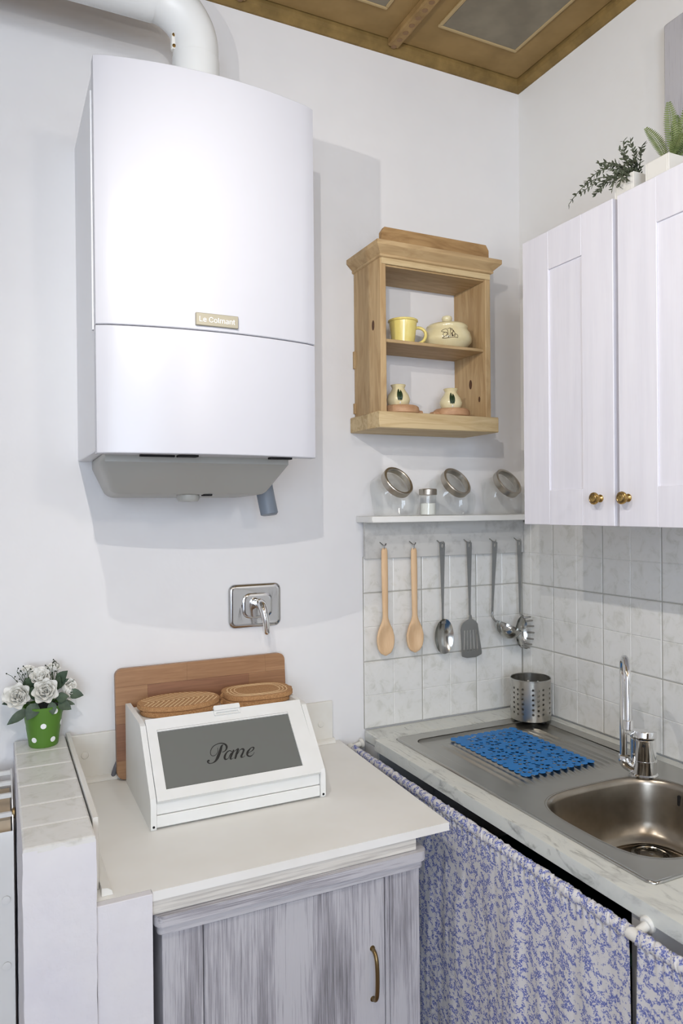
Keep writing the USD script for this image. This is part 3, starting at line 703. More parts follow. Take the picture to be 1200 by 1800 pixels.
# ------------------------------------------------------------------ upper cupboard
XC = -.36
uc = thing('wall_cupboard', 'white two-door wall cupboard with brass knobs above the sink', 'cupboard', (-.18, -.75, 1.484))
part(uc, 'carcass', bx(XC + .021, -.001, -1.056, -.446, 1.4865, 2.1795, .001), M['cab_white'])
def knob(pp, y, z):
    pth = part(pp, 'knob', lathe([(0, 0), (.0085, 0), (.0085, .002), (.0052, .005), (.0048, .010), (.0078, .0135), (.0122, .0155), (.0135, .0185), (.0128, .0215), (.0100, .0232), (0, .0240)], 36, (XC, y, z), (-1, 0, 0)), M['brass'], 40, 'round aged brass knob')
    part(pth, 'knob_ring', lathe([(.0072, .0236), (.0088, .0246), (.0104, .0234)], 36, (XC, y, z), (-1, 0, 0)), M['bronze'])
def shaker(y1, y0, py1, py0, ky):
    d = XC; zt_, zb_ = 2.1820, 1.484; pz1, pz0 = 2.090, 1.566
    root = part(uc, 'door', bx(d, d + .018, y1, py1, zb_, zt_, .0012), M['cab_white'], 20)
    part(root, 'stile', bx(d, d + .018, py0, y0, zb_, zt_, .0012), M['cab_white'], 20)
    part(root, 'rail', bx(d, d + .018, py0, py1, pz1, zt_, .0008), M['cab_white'], 20)
    part(root, 'rail', bx(d, d + .018, py0, py1, zb_, pz0, .0008), M['cab_white'], 20)
    part(root, 'door_panel', bx(d + .0045, d + .013, py0 - .002, py1 + .002, pz0 - .002, pz1 + .002, 0), M['cab_white'], 20)
    knob(root, ky, 1.544)
shaker(-.4445, -.7345, -.536, -.643, -.6955)
shaker(-.7475, -1.056, -.847, -.957, -.7722)

# planters and plants on top of the cupboard
ZC = 2.182
def planter(y0, y1, label):
    t = thing('planter_box', label, 'planter', (-.265, (y0 + y1) / 2, ZC))
    x0, x1, w = -.305, -.225, .004
    part(t, 'planter', [bx(x0, x1, y0, y0 + w, ZC, ZC + .066), bx(x0, x1, y1 - w, y1, ZC, ZC + .066), bx(x0, x0 + w, y0 + w, y1 - w, ZC, ZC + .066), bx(x1 - w, x1, y0 + w, y1 - w, ZC, ZC + .066)], M['planter'])
    part(t, 'soil', bx(x0 + w, x1 - w, y0 + w, y1 - w, ZC + .002, ZC + .055, 0), M['soil'])
planter(-.742, -.688, 'small white planter under the dark trailing plant on the cupboard')
planter(-.832, -.772, 'small white planter under the ferns on the cupboard')
def leaf_poly(L, W, n=5):
    s = np.linspace(0, 1, n); w = W * np.sin(PI * s ** .8) ** .9
    return s * L, w
def leaf_mesh(p, d, up, L, W, bend=.0, fold=.15):
    d = d / np.linalg.norm(d); s = np.cross(d, up); s /= np.linalg.norm(s) + 1e-9; n = np.cross(s, d)
    u, w = leaf_poly(L, W, 6); V = []
    for a, b in zip(u, w):
        c = p + d * a - n * bend * (a / L) ** 2 * L
        V += [c + s * b + n * fold * b, c - n * .0003, c - s * b + n * fold * b]
    F = []
    for i in range(5):
        k = i * 3; F += [(k, k + 1, k + 4), (k, k + 4, k + 3), (k + 1, k + 2, k + 5), (k + 1, k + 5, k + 4)]
    return np.array(V), np.array(F)
# trailing plant
tp = thing('trailing_plant', 'dark green small-leaved trailing plant spilling to the left on the cupboard', 'plant', (-.265, -.708, ZC + .055))
ends = [((-.295, -.70, 2.262), (-.318, -.695, 2.225)), ((-.295, -.715, 2.262), (-.318, -.715, 2.222)), ((-.29, -.725, 2.258), (-.318, -.735, 2.228)), ((-.285, -.675, 2.27), (-.315, -.66, 2.245)), ((-.30, -.66, 2.255), (-.325, -.655, 2.228)), ((-.275, -.72, 2.29), (-.285, -.715, 2.325)), ((-.275, -.735, 2.285), (-.29, -.752, 2.30)), ((-.30, -.62, 2.278), (-.33, -.575, 2.235)), ((-.30, -.635, 2.29), (-.31, -.605, 2.272)), ((-.27, -.66, 2.305), (-.29, -.63, 2.315)), ((-.27, -.69, 2.30), (-.27, -.682, 2.345)), ((-.28, -.71, 2.29), (-.30, -.70, 2.31)), ((-.29, -.73, 2.275), (-.31, -.745, 2.265)), ((-.30, -.65, 2.265), (-.325, -.61, 2.25)), ((-.28, -.69, 2.285), (-.30, -.66, 2.29)), ((-.285, -.715, 2.275), (-.31, -.72, 2.28)), ((-.275, -.675, 2.29), (-.295, -.645, 2.30))]
stems, leaves = [], []
for k, (mid, end) in enumerate(ends):
    b = np.array((-.265 + rng.normal(0, .012), -.708 + rng.normal(0, .015), ZC + .054))
    q = spline([b, mid, end], 16); stems.append(tube(q, np.linspace(.0013, .0008, 16), 5))
    for i in range(3, 16):
        for sgn in (-1, 1, 2):
            if rng.random() < .12: continue
            dd = np.gradient(q, axis=0)[i]; dd /= np.linalg.norm(dd)
            sd = np.cross(dd, rng.normal(size=3)); sd /= np.linalg.norm(sd)
            leaves.append(leaf_mesh(q[i], dd * .6 + sd * .8, rng.normal(size=3), .0110 * rng.uniform(.8, 1.2), .0023))
part(tp, 'stems', stems, M['trail'], 50)
part(tp, 'leaves', leaves, M['trail'], False, kind='stuff')
# fern
fr = thing('potted_fern', 'light green fern with upright fronds in the white planter on the cupboard', 'fern', (-.265, -.805, ZC + .055))
fronds = [((-.265, -.806, 2.30), (-.266, -.800, 2.372), .0165), ((-.25, -.815, 2.30), (-.25, -.832, 2.362), .012), ((-.255, -.808, 2.29), (-.25, -.806, 2.345), .015), ((-.258, -.772, 2.295), (-.266, -.742, 2.346), .015), ((-.26, -.835, 2.275), (-.27, -.885, 2.290), .013), ((-.29, -.84, 2.27), (-.31, -.885, 2.262), .014), ((-.24, -.81, 2.29), (-.235, -.845, 2.325), .011)]
for mid, end, W in fronds:
    b = np.array((-.265, -.803, ZC + .054)) + rng.normal(0, .006, 3) * (1, 1, 0)
    q = spline([b, mid, end], 30)
    rach = tube(q, np.linspace(.0012, .0005, 30), 5)
    fl_ = []
    gq = np.gradient(q, axis=0)
    for i in range(6, 30):
        dd = gq[i] / np.linalg.norm(gq[i]); s = np.cross(dd, np.array((-.7, -.7, .1))); s /= np.linalg.norm(s)
        L = W * math.sin(PI * min(1, (i - 3) / 28)) ** .7 * (1 if i > 8 else .8)
        for sg in (-1, 1):
            fl_.append(leaf_mesh(q[i], s * sg + dd * .35, np.cross(s, dd), max(L, .004), .0019))
    fp_ = part(fr, 'frond', [rach] + fl_, M['fern'], False)

# limed panel hung on the right wall
pw = thing('wall_panel', 'grey limewashed wooden panel on the wall above the ferns', 'panel', (-.012, -.8, 2.26))
part(pw, 'frame', [bx(-.024, -.0005, -.66, -.582, 2.26, 2.735, .006), bx(-.024, -.0005, -1.10, -1.02, 2.26, 2.735, .006), bx(-.0235, -.0005, -1.02, -.66, 2.66, 2.733, .004), bx(-.0235, -.0005, -1.02, -.66, 2.26, 2.33, .004)], M['dist_v'])
part(pw, 'field', bx(-.014, -.0005, -1.02, -.66, 2.33, 2.66, 0), M['dist_v'])

# ------------------------------------------------------------------ marble worktop and sink
ZM = .882
SX0, SX1, SY0, SY1 = -.552, -.048, -.996, -.117
bowlc, ba, bb_ = np.array((-.3215, -.788)), .187, .170
def superell(a, b, n=3.5, k=96):
    t = np.linspace(0, 2 * PI, k, endpoint=False); c, s = np.cos(t), np.sin(t)
    return np.stack([a * np.sign(c) * np.abs(c) ** (2 / n), b * np.sign(s) * np.abs(s) ** (2 / n)], 1)
bowl_poly = Polygon(superell(ba, bb_) + bowlc)
mw = thing('marble_worktop', 'grey veined marble worktop around the steel sink', 'worktop', (-.3, -.85, .852))
slab = sbox(-.603, -1.75, -.009, -.097).difference(sbox(SX0 + .012, SY0 + .012, SX1 - .012, SY1 - .012))
sl = frame(ext(slab, .0300), (0, 0, ZM - .0300), X, Y, Z)
part(mw, 'slab', sl, M['marble'], 20)
part(mw, 'back_strip', bx(-.588, -.009, -.0955, -.0086, ZM - .0305, ZM, .003), M['marble'], 20)
# supports under the worktop
wsu = thing('worktop_support', 'pale grey upright support panel between the two floral curtains', 'support panel', (-.3, -1.012, 0))
part(wsu, 'panel', bx(-.596, -.01, -1.034, -.9885, 0, ZM - .031, .002), M['support'])
wsb = single('support_block', bx(-.585, -.40, -.085, -.001, 0, ZM - .031, .003), M['support'], 'grey block under the wall end of the marble worktop', 'block')
cr = thing('storage_crate', 'dark green plastic crate glimpsed under the marble worktop behind the curtain', 'crate', (-.32, -.7, 0))
part(cr, 'crate_body', [bx(-.54, -.12, -.93, -.915, .012, .70, .003), bx(-.54, -.12, -.45, -.435, .012, .70, .003), bx(-.54, -.525, -.915, -.45, .012, .70, .003), bx(-.135, -.12, -.915, -.45, .012, .70, .003), bx(-.54, -.12, -.93, -.435, 0, .012, .001)], M['green_crate'])
part(cr, 'crate_rim', [bx(-.55, -.11, -.94, -.425, .70, .712, .004)], M['green_crate'])

sk = thing('kitchen_sink', 'stainless steel sink with a ribbed drainboard set into the marble worktop', 'sink', (-.3, -.55, ZM))
deck = rrect(SX1 - SX0, SY1 - SY0, .016, (SX0 + SX1) / 2, (SY0 + SY1) / 2)
DX0, DX1, DY0, DY1 = -.515, -.085, -.575, -.160
drain_poly = rrect(DX1 - DX0, DY1 - DY0, .03, (DX0 + DX1) / 2, (DY0 + DY1) / 2)
dk = deck.buffer(-.004).difference(bowl_poly).difference(drain_poly)
part(sk, 'deck', frame(ext(dk, .0012), (0, 0, ZM + .0030), X, Y, Z), M['steel'], 20)
# rolled edge
def ring_loft(poly_offsets):
    rings = []
    for off, z in poly_offsets:
        c = np.array(deck.buffer(off, quad_segs=8).exterior.coords)[:-1]
        L = LineString(np.vstack([c, c[:1]])); k = 160
        rings.append([(*L.interpolate(s / k, normalized=True).coords[0], z) for s in range(k)])
    return loft(rings, caps=False)
part(sk, 'rolled_edge', ring_loft([(-.006, ZM + .0042), (-.004, ZM + .0046), (-.002, ZM + .0046), (-.0003, ZM + .0035), (0, ZM + .001), (0, ZM)]), M['utensil'], 60)
# drainboard: long ribs parallel to the front edge
nx, ny = 190, 60
gx = np.linspace(DX0 - .003, DX1 + .003, nx); gy = np.linspace(DY0 - .003, DY1 + .003, ny)
GX, GY = np.meshgrid(gx, gy, indexing='ij')
sx_ = np.clip(np.minimum(GX - DX0, DX1 - GX) / .012, 0, 1); sy_ = np.clip(np.minimum(GY - DY0, DY1 - GY) / .012, 0, 1)
base = ZM + .0030 - .006 * np.minimum(sx_, sy_) - .002 * np.clip((DY1 - GY) / (DY1 - DY0), 0, 1)
ph = (GX - (DX0 + .045)) / .0215
rib = .5 - .5 * np.cos(2 * PI * ph)
endf = np.clip((GY - (DY0 + .030)) / .03, 0, 1) * np.clip((DY1 - .045 - GY) / .03, 0, 1) * ((GX > DX0 + .045) & (GX < DX1 - .040))
GZ = base + .0046 * rib ** 2.0 * endf
idx = np.arange(nx * ny).reshape(nx, ny)
qd = np.stack([idx[:-1, :-1], idx[1:, :-1], idx[1:, 1:], idx[:-1, 1:]], -1).reshape(-1, 4)
part(sk, 'drainboard', (np.stack([GX, GY, GZ], -1).reshape(-1, 3), qd), M['steel'], True)
# bowl
dcx = np.array((-.229, -.710)); ZB = ZM - .137
rings = []
for ins, z, n_ in ((-.004, ZM + .0045, 3.5), (0, ZM + .0035, 3.5), (.004, ZM - .001, 3.5), (.007, ZM - .010, 3.5), (.012, ZM - .05, 3.5), (.018, ZM - .090, 3.5), (.026, ZM - .114, 3.5), (.036, ZM - .124, 3.4), (.044, ZM - .128, 3.3)):
    p = superell(ba - ins, bb_ - ins, n_) + bowlc
    rings.append(np.c_[p, np.full(len(p), z)])
ci = superell(.044, .044, 2.)
for w_, dz_ in ((.75, .0065), (.45, .0035), (.18, .0012)):
    rings.append(np.c_[(rings[9 - 1][:, :2] * w_ + (ci * 1.12 + dcx) * (1 - w_)), np.full(96, ZB + dz_)])
rings.append(np.c_[ci * 1.06 + dcx, np.full(96, ZB - .0005)]); rings.append(np.c_[ci + dcx, np.full(96, ZB - .003)]); rings.append(np.c_[ci * .3 + dcx, np.full(96, ZB - .004)])
part(sk, 'bowl', loft(rings, caps=False), M['steel_bowl'], 60)
st = part(sk, 'strainer', [lathe([(.0435, -.0035), (.0425, .0008), (.036, .0012), (.0345, -.001), (.0345, -.003)], 48, (*dcx, ZB)), lathe([(0, .0035), (.006, .0035), (.009, .0015), (.024, .0005), (.026, -.002), (0, -.0025)], 40, (*dcx, ZB))], M['utensil'], 30)
part(st, 'strainer_holes', [lathe([(0, 0), (.0022, 0), (.0022, .0004), (0, .0005)], 8, (dcx[0] + .0305 * math.cos(a), dcx[1] + .0305 * math.sin(a), ZB - .0015)) for a in np.linspace(0, 2 * PI, 22, endpoint=False)], M['black'], kind='stuff')
for y in (-.716, -.731, -.746):
    s_ = frame(ext(rrect(.0062, .024, .003), .002), (bowlc[0] + ba - .0125, y, ZM - .030), Y, Z, -X)
    part(sk, 'overflow_slot', s_, M['black'])

# faucet
fx, fy = -.160, -.6275
fa = thing('sink_faucet', 'chrome single-lever faucet with a swan-neck spout behind the sink bowl', 'faucet', (fx, fy, ZM + .004))
zf = ZM + .004
part(fa, 'base', lathe([(0, 0), (.033, 0), (.033, .003), (.0295, .006), (.0295, .034), (.0302, .0345), (.0302, .037), (.0295, .0375), (0, .0375)], 48, (fx, fy, zf)), M['chrome'], 30)
part(fa, 'cartridge_body', lathe([(0, .037), (.0290, .037), (.0290, .086), (.0265, .088), (0, .088)], 48, (fx, fy, zf)), M['chrome'], 30)
lv = [lathe([(0, 0), (.0285, 0), (.0306, .003), (.0306, .013), (.0296, .0165), (.023, .0185), (0, .0195)], 48, (fx, fy, zf + .087), (.10, .10, 1.0))]
lv.append(hull([(fx - .018, fy + .004, zf + 0.096), (fx - .014, fy + .016, zf + 0.096), (fx - .040, fy + .004, zf + 0.097), (fx - .038, fy + .013, zf + 0.097), (fx - .018, fy + .002, zf + 0.104), (fx - .014, fy + .018, zf + 0.104), (fx - .040, fy + .005, zf + 0.101), (fx - .038, fy + .012, zf + 0.101)]))
part(fa, 'lever', lv, M['chrome'], 30)
part(fa, 'indicator', lathe([(0, 0), (.0035, 0), (.003, .001), (0, .0012)], 16, (fx - .0212, fy - .0204, zf + .076), (-.72, -.70, 0)), M['black'])
rx_, ry_ = fx - .043, fy + .020                   # the foot of the spout
sd = np.array((-.66, -.75, 0)); sd /= np.linalg.norm(sd)
part(fa, 'spout_arm', tube(spline([(fx - .012, fy + .004, zf + .018), (fx - .030, fy + .016, zf + .021), (rx_ + .004, ry_ - .002, zf + .027), (rx_, ry_, zf + .040)], 14), np.r_[np.linspace(.016, .0125, 10), .0125, .0125, .012, .011], 20), M['chrome'], 60)
part(fa, 'spout_nut', lathe([(0, 0), (.0115, 0), (.0125, .003), (.0115, .010), (.0085, .013), (0, .013)], 6, (rx_, ry_, zf + .036)), M['chrome'], 20)
R0 = .046; zt_ = 1.176 - R0 - .004
arc = [np.array((rx_, ry_, zf + .045))] + [np.array((rx_, ry_, z)) for z in np.linspace(zf + .08, zt_ - .004, 5)]
arc += [np.array((rx_, ry_, zt_)) + sd * R0 * (1 - math.cos(a)) + Z * R0 * math.sin(a) for a in np.linspace(.02, PI * .97, 22)]
end = arc[-1]; dn = np.array((sd[0] * .10, sd[1] * .10, -1.0)); dn /= np.linalg.norm(dn)
arc += [end + dn * .04, end + dn * .088]
part(fa, 'spout', tube(arc, .0082, 24), M['chrome'], 60)
part(fa, 'aerator', tube([arc[-1] - dn * .002, arc[-1] - dn * .001, arc[-1] + dn * .018, arc[-1] + dn * .0195], [.0085, .0118, .0118, .0100], 28), M['chrome'], 30)

# cutlery drainer: perforated steel cup on feet
dc = np.array((-.098, -.153, ZM + .0045))
dr = thing('cutlery_drainer', 'perforated stainless steel cutlery holder in the corner of the drainboard', 'cutlery holder', dc)
Rr, Hh = .0595, .120
tubeM = Manifold.cylinder(Hh, Rr, Rr, 96).translate([0, 0, .006]) - Manifold.cylinder(Hh, Rr - .0012, Rr - .0012, 96).translate([0, 0, .0072])
hol = []
for gq in range(6):
    for cidx in range(3):
        a = gq * 60 + (cidx - 1) * 15.5 + 12
        for k in range(6):
            if cidx != 1 or True:
                hol.append(Manifold.cylinder(.012, .0037, .0037, 12).rotate([0, 90, 0]).translate([Rr - .006, 0, .028 + k * .0145 + (cidx == 1) * -.0025]).rotate([0, 0, a]))
cupM = tubeM - Manifold.batch_boolean(hol, m3.OpType.Add)
cv, cf = vf(cupM)
part(dr, 'holder_body', trimesh.Trimesh(cv + dc, cf, process=False), M['steel_c'] if 'steel_c' in M else mat('spun_steel', rgb(182, 179, 172), .24, 1.), 30)
part(dr, 'rim', lathe([(Rr - .002, Hh + .0055), (Rr, Hh + .0070), (Rr + .0012, Hh + .0062), (Rr + .0012, Hh + .0035), (Rr, Hh + .003)], 72, dc), M['utensil'], 50)
for a in (40, 160, 280):
    part(dr, 'foot', lathe([(0, -.002), (.006, -.002), (.006, .007), (0, .007)], 14, dc + (.045 * math.cos(math.radians(a)), .045 * math.sin(math.radians(a)), 0)), M['black'])

# blue openwork mat on the drainboard
MX0, MX1, MY0, MY1 = -.418, -.196, -.509, -.190
mp = sbox(MX0 + .006, MY0 + .006, MX1 - .006, MY1 - .006)
bumps = []
for s in np.arange(MY0 + .012, MY1 - .005, .0225): bumps += [Point(MX0 + .008, s).buffer(.010), Point(MX1 - .008, s).buffer(.010)]
for s in np.arange(MX0 + .012, MX1 - .005, .0225): bumps += [Point(s, MY0 + .008).buffer(.010), Point(s, MY1 - .008).buffer(.010)]
mp = unary_union([mp] + bumps)
holes = []
fl_c = [(MX0 + .030 + .054 * i + (.027 if j % 2 else 0), MY0 + .032 + .050 * j) for i in range(5) for j in range(7)]
for cx_, cy_ in fl_c:
    n_ = 7; a0 = rng.uniform(0, PI)
    for k in range(n_):
        a = a0 + k * 2 * PI / n_; r0, r1 = .0080, .0225 * rng.uniform(.9, 1.08)
        p0, p1 = np.array((cx_ + r0 * math.cos(a), cy_ + r0 * math.sin(a))), np.array((cx_ + r1 * math.cos(a), cy_ + r1 * math.sin(a)))
        m_ = (p0 + p1) / 2; L = np.linalg.norm(p1 - p0) / 2
        e = affinity.rotate(affinity.scale(Point(0, 0).buffer(1, quad_segs=3), L, .0054), math.degrees(a)); holes.append(affinity.translate(e, *m_))
for k in range(150):
    q = (rng.uniform(MX0 + .012, MX1 - .012), rng.uniform(MY0 + .012, MY1 - .012))
    if min(math.hypot(q[0] - a, q[1] - b) for a, b in fl_c) > .0265:
        holes.append(affinity.translate(affinity.rotate(affinity.scale(Point(0, 0).buffer(1, quad_segs=3), .0062, .0036), rng.uniform(0, 180)), *q))
inner_ = mp.buffer(-.004)
mp = mp.difference(unary_union([h.intersection(inner_) for h in holes]))
single('sink_mat', frame(ext(mp, .0013), (0, 0, ZM + .0018), X, Y, Z), M['blue_mat'], 'bright blue openwork rubber mat lying on the ribbed drainboard', 'mat', smooth=20)

# ------------------------------------------------------------------ curtains below the worktop
RX, RZ = -.634, .8405
def rod(y0, y1, label, nm):
    t = thing('curtain_rod', label, 'curtain rod', (RX, (y0 + y1) / 2, RZ))
    part(t, 'rod', cyl((RX, y0, RZ), (RX, y1, RZ), .0060, 16), M['strip_white'])
    for y in nm:
        part(t, 'bracket', [cyl((RX - .002, y, RZ), (-.597, y + .002, RZ + .009), .0075, 18), cyl((-.607, y + .002, RZ + .007), (-.5972, y + .002, RZ + .009), .0135, 22), tube([(RX, y - .011, RZ), (RX, y + .011, RZ)], .0105, 16)], M['strip_white'], 40)
rod(-1.022, -.012, 'white curtain rod under the marble edge beside the white counter', (-.018,))
rod(-1.70, -1.026, 'white curtain rod with bracket at the gap between the curtains', (-1.031,))
def curtain(y0, y1, label, seed, zb_=.06):
    r = np.random.default_rng(seed)
    n = int((y1 - y0) / .0022); yy = np.linspace(y0, y1, n)
    zz = np.r_[np.linspace(0, .12, 20), np.linspace(.13, 1, 40)]
    fold = meshkit.fbm(np.stack([yy * 5.5, np.zeros(n), np.full(n, seed)], 1), 2, seed) - .5
    fold2 = np.sin(yy * 2 * PI / .085 + 2.2 * np.sin(yy * 11 + seed)); gath = np.sin(yy * 2 * PI / .017 + 1.5 * np.sin(yy * 40))
    ZZ = RZ - .007 - (RZ - .007 - zb_) * zz
    Pm = np.zeros((len(zz), n, 3))
    nz = meshkit.fbm(np.stack(np.broadcast_arrays(yy[None] * 26, ZZ[:, None] * 7, np.full((len(zz), n), seed + .5)), -1), 3, seed) - .5
    for i, s in enumerate(zz):
        a = min(1, s * 5); g_ = math.exp(-s * 55)
        Pm[i] = np.stack([RX - .004 - .004 * a + (.030 * fold + .0015 * fold2) * (.12 + .88 * a) * .9 + .0026 * gath * g_ + .012 * nz[i] * a, yy + .004 * nz[i], np.full(n, ZZ[i])], 1)
    th_ = np.linspace(-.5 * PI, 1.5 * PI, 17)
    crest = meshkit.fbm(np.stack([yy * 130, np.zeros(n), np.full(n, seed + 3)], 1), 2, seed) - .5
    Sl = np.zeros((len(th_), n, 3))
    for i, t_ in enumerate(th_):
        rr = .0098 + .0042 * crest + .0008 * np.sin(yy * 2 * PI / .0075 + 4 * np.sin(yy * 30) + t_)
        Sl[i] = np.stack([RX + rr * np.cos(t_), yy + .003 * np.sin(t_ * 2 + yy * 200), RZ + 1.15 * rr * np.sin(t_)], 1)
    out = []
    for A in (Pm, Sl):
        k = A.shape[0]; idx = np.arange(k * n).reshape(k, n)
        out.append((A.reshape(-1, 3), np.stack([idx[:-1, :-1], idx[1:, :-1], idx[1:, 1:], idx[:-1, 1:]], -1).reshape(-1, 4)))
    t = thing('curtain', label, 'curtain', (RX, (y0 + y1) / 2, zb_))
    part(t, 'curtain_panel', (out[0][0], out[0][1]), M['fabric'], True)
    part(t, 'rod_sleeve', (out[1][0], out[1][1]), M['fabric'], True)
curtain(-1.024, -.030, 'wide gathered blue floral curtain left of the white rod bracket', 3)
curtain(-1.68, -1.040, 'narrow visible blue floral curtain right of the white rod bracket', 9)

# ------------------------------------------------------------------ white counter on the left
ZK = .8644
ct = thing('white_counter', 'white laminate counter board under the bread box', 'counter', (-1.05, -.3, ZK - .017))
part(ct, 'board', frame(ext(Polygon([(-1.402, -.002), (-.668, -.002), (-.694, -.597), (-1.3100, -.597), (-1.3100, -.586), (-1.402, -.586)]), .017), (0, 0, ZK - .017), X, Y, Z), M['laminate'], False)
up = thing('splash_strip', 'low white upstand board along the wall behind the bread box', 'upstand', (-1.05, 0, ZK))
part(up, 'board', bx(-1.402, -.691, -.012, -.001, ZK + .0005, .981, .0015), M['strip_white'])
part(up, 'quarter_round', prof_x([(-.0115, ZK + .0005), (-.024, ZK + .0005), (-.0225, ZK + .007), (-.018, ZK + .011), (-.0115, ZK + .013)], -1.392, -.688), M['strip_white'], 30)
for x_, z_ in ((-1.358, .931), (-.729, .920)):
    part(up, 'screw_cap', lathe([(0, 0), (.0085, 0), (.0090, .001), (.0075, .003), (0, .0038)], 24, (x_, -.0118, z_), (0, -1, 0)), M['strip_white'], 40)
single('cable_end', tube(spline([(-1.294, -.016, ZK + .001), (-1.290, -.020, .885), (-1.283, -.024, .905), (-1.275, -.020, .925)], 12), .0055, 12), M['cable'], 'grey cable peeking out behind the cutting board', 'cable')

# low tiled wall at the left
kw = thing('low_wall', 'low white plastered wall topped with pale tiles left of the counter', 'low wall', (-1.46, -.3, 0))
KX0, KX1, KY, KZ = -1.5155, -1.4035, -.612, .982
def lumpy(x0, x1, y0, y1, z0, z1, amp, seed):
    m = trimesh.creation.box([x1 - x0, y1 - y0, z1 - z0]); m.apply_translation([(x0 + x1) / 2, (y0 + y1) / 2, (z0 + z1) / 2])
    m = m.subdivide_to_size(.03); v = m.vertices
    d = np.stack([meshkit.fbm(v * 22 + 7 * k, 3, seed + k) - .5 for k in range(3)], 1)
    keep = np.stack([np.ones(len(v)), (v[:, 1] < y1 - 1e-4), (v[:, 2] > z0 + 1e-4)], 1)
    m.vertices = v + amp * d * keep
    return m
part(kw, 'plaster_body', lumpy(KX0, KX1, KY, -.001, 0, KZ, .004, 5), M['rough_plaster'], 60)
TY = [-.012, -.115, -.217, -.325, -.430, -.530, -.6135]
for k in range(6):
    part(kw, 'tile', hull([(KX0 + .001, TY[k + 1] + .0015, KZ - .004), (KX1 - .001, TY[k + 1] + .0015, KZ - .004), (KX0 + .001, TY[k] - .0015, KZ - .004), (KX1 - .001, TY[k] - .0015, KZ - .004), (KX0 + .001, TY[k + 1] + .0015, KZ + .005), (KX1 - .001, TY[k + 1] + .0015, KZ + .005), (KX0 + .001, TY[k] - .0015, KZ + .005), (KX1 - .001, TY[k] - .0015, KZ + .005),
                                 (KX0 + .004, TY[k + 1] + .005, KZ + .0065), (KX1 - .004, TY[k + 1] + .005, KZ + .0065), (KX0 + .004, TY[k] - .005, KZ + .0065), (KX1 - .004, TY[k] - .005, KZ + .0065)]), TILE[k % 3], False)
part(kw, 'joint_bed', bx(KX0 + .002, KX1 - .002, KY + .002, -.012, KZ - .004, KZ + .0040, 0), M['plaster'], False)
sb_ = thing('side_board', 'thin white board standing against the low tiled wall beside the counter', 'board', (-1.397, -.28, ZK))
part(sb_, 'board', bx(-1.4015, -1.3915, -.548, -.014, ZK + .0005, .993, .001), M['strip_white'])
part(sb_, 'quarter_round', prof_y([(-1.3910, ZK + .0005), (-1.372, ZK + .0005), (-1.374, ZK + .008), (-1.381, ZK + .013), (-1.3910, ZK + .0145)], -.575, -.026), M['strip_white'], 30)
po = single('counter_post', prof_x([(-.604, 0), (-.05, 0), (-.05, ZK - .018), (-.5868, ZK - .018), (-.5868, ZK - .0006), (-.5880, ZK), (-.6030, ZK), (-.604, ZK - .001)], -1.4025, -1.3110), M['rough_plaster'], 'white plastered post holding the counter beside the grey cabinet', 'post', smooth=20)

# grey limed cabinet under the counter
cb = thing('base_cabinet', 'grey limewashed wooden cabinet with a bronze handle under the white counter', 'cabinet', (-1.03, -.35, 0))
FY = -.585
part(cb, 'body', [bx(-1.291, -1.276, FY + .004, -.06, .03, .782, .001), bx(-.777, -.762, FY + .004, -.06, .03, .782, .001), bx(-1.276, -.777, -.075, -.06, .03, .782, 0), bx(-1.276, -.777, FY + .02, -.075, .03, .05, 0)], M['dist_v'])
part(cb, 'stile', bx(-1.2915, -1.2185, FY, FY + .018, .03, .783, .001), M['dist_v'])
part(cb, 'stile', bx(-.8315, -.7615, FY, FY + .018, .03, .783, .001), M['dist_v'])
dr_ = part(cb, 'door', [bx(-1.2165, -.844, FY - .001, FY + .016, .06, .779, .0025)], M['dist_v'], 30)
part(cb, 'door_edge', bx(-.8425, -.8330, FY - .0005, FY + .016, .06, .779, .001), M['dist_v'])
hq = spline([(-.8735, FY - .001, .640), (-.8735, FY - .015, .634), (-.8735, FY - .021, .612), (-.8735, FY - .022, .590), (-.8735, FY - .021, .567), (-.8735, FY - .015, .546), (-.8735, FY - .001, .540)], 24)
hh = part(dr_, 'handle', [tube(hq, [.0042] * 24, 10), lathe([(0, 0), (.006, 0), (.0055, .002), (0, .003)], 16, (-.8735, FY, .641), (0, -1, 0)), lathe([(0, 0), (.006, 0), (.0055, .002), (0, .003)], 16, (-.8735, FY, .539), (0, -1, 0))], M['bronze'], 50, 'bowed bronze pull handle')
def mould(xa, xb, yf, z0, z1, r):
    pl = Polygon([(xa, -.06), (xa, yf), (xb, yf), (xb, -.06)]).buffer(-.001)
    pl = Polygon([(xa, yf + .10), (xa, yf), (xb, yf), (xb, yf + .10)]).buffer(-r).buffer(r, quad_segs=8).union(sbox(xa, yf + .05, xb, -.06))
    m = ext(pl, z1 - z0); m.apply_translation([0, 0, z0]); return m
cn = part(cb, 'cornice', mould(-1.306, -.750, FY - .018, .8005, .8200, .018), M['dist_h'], 30)
part(cb, 'cornice_step', mould(-1.300, -.756, FY - .010, .7835, .8003, .012), M['dist_h'], 30)
fz = single('counter_frieze', [bx(-1.3095, -.7720, -.592, -.574, .8205, ZK - .0175, .001)], M['frieze'], 'worn white wooden rail between the counter board and the grey cabinet', 'rail')

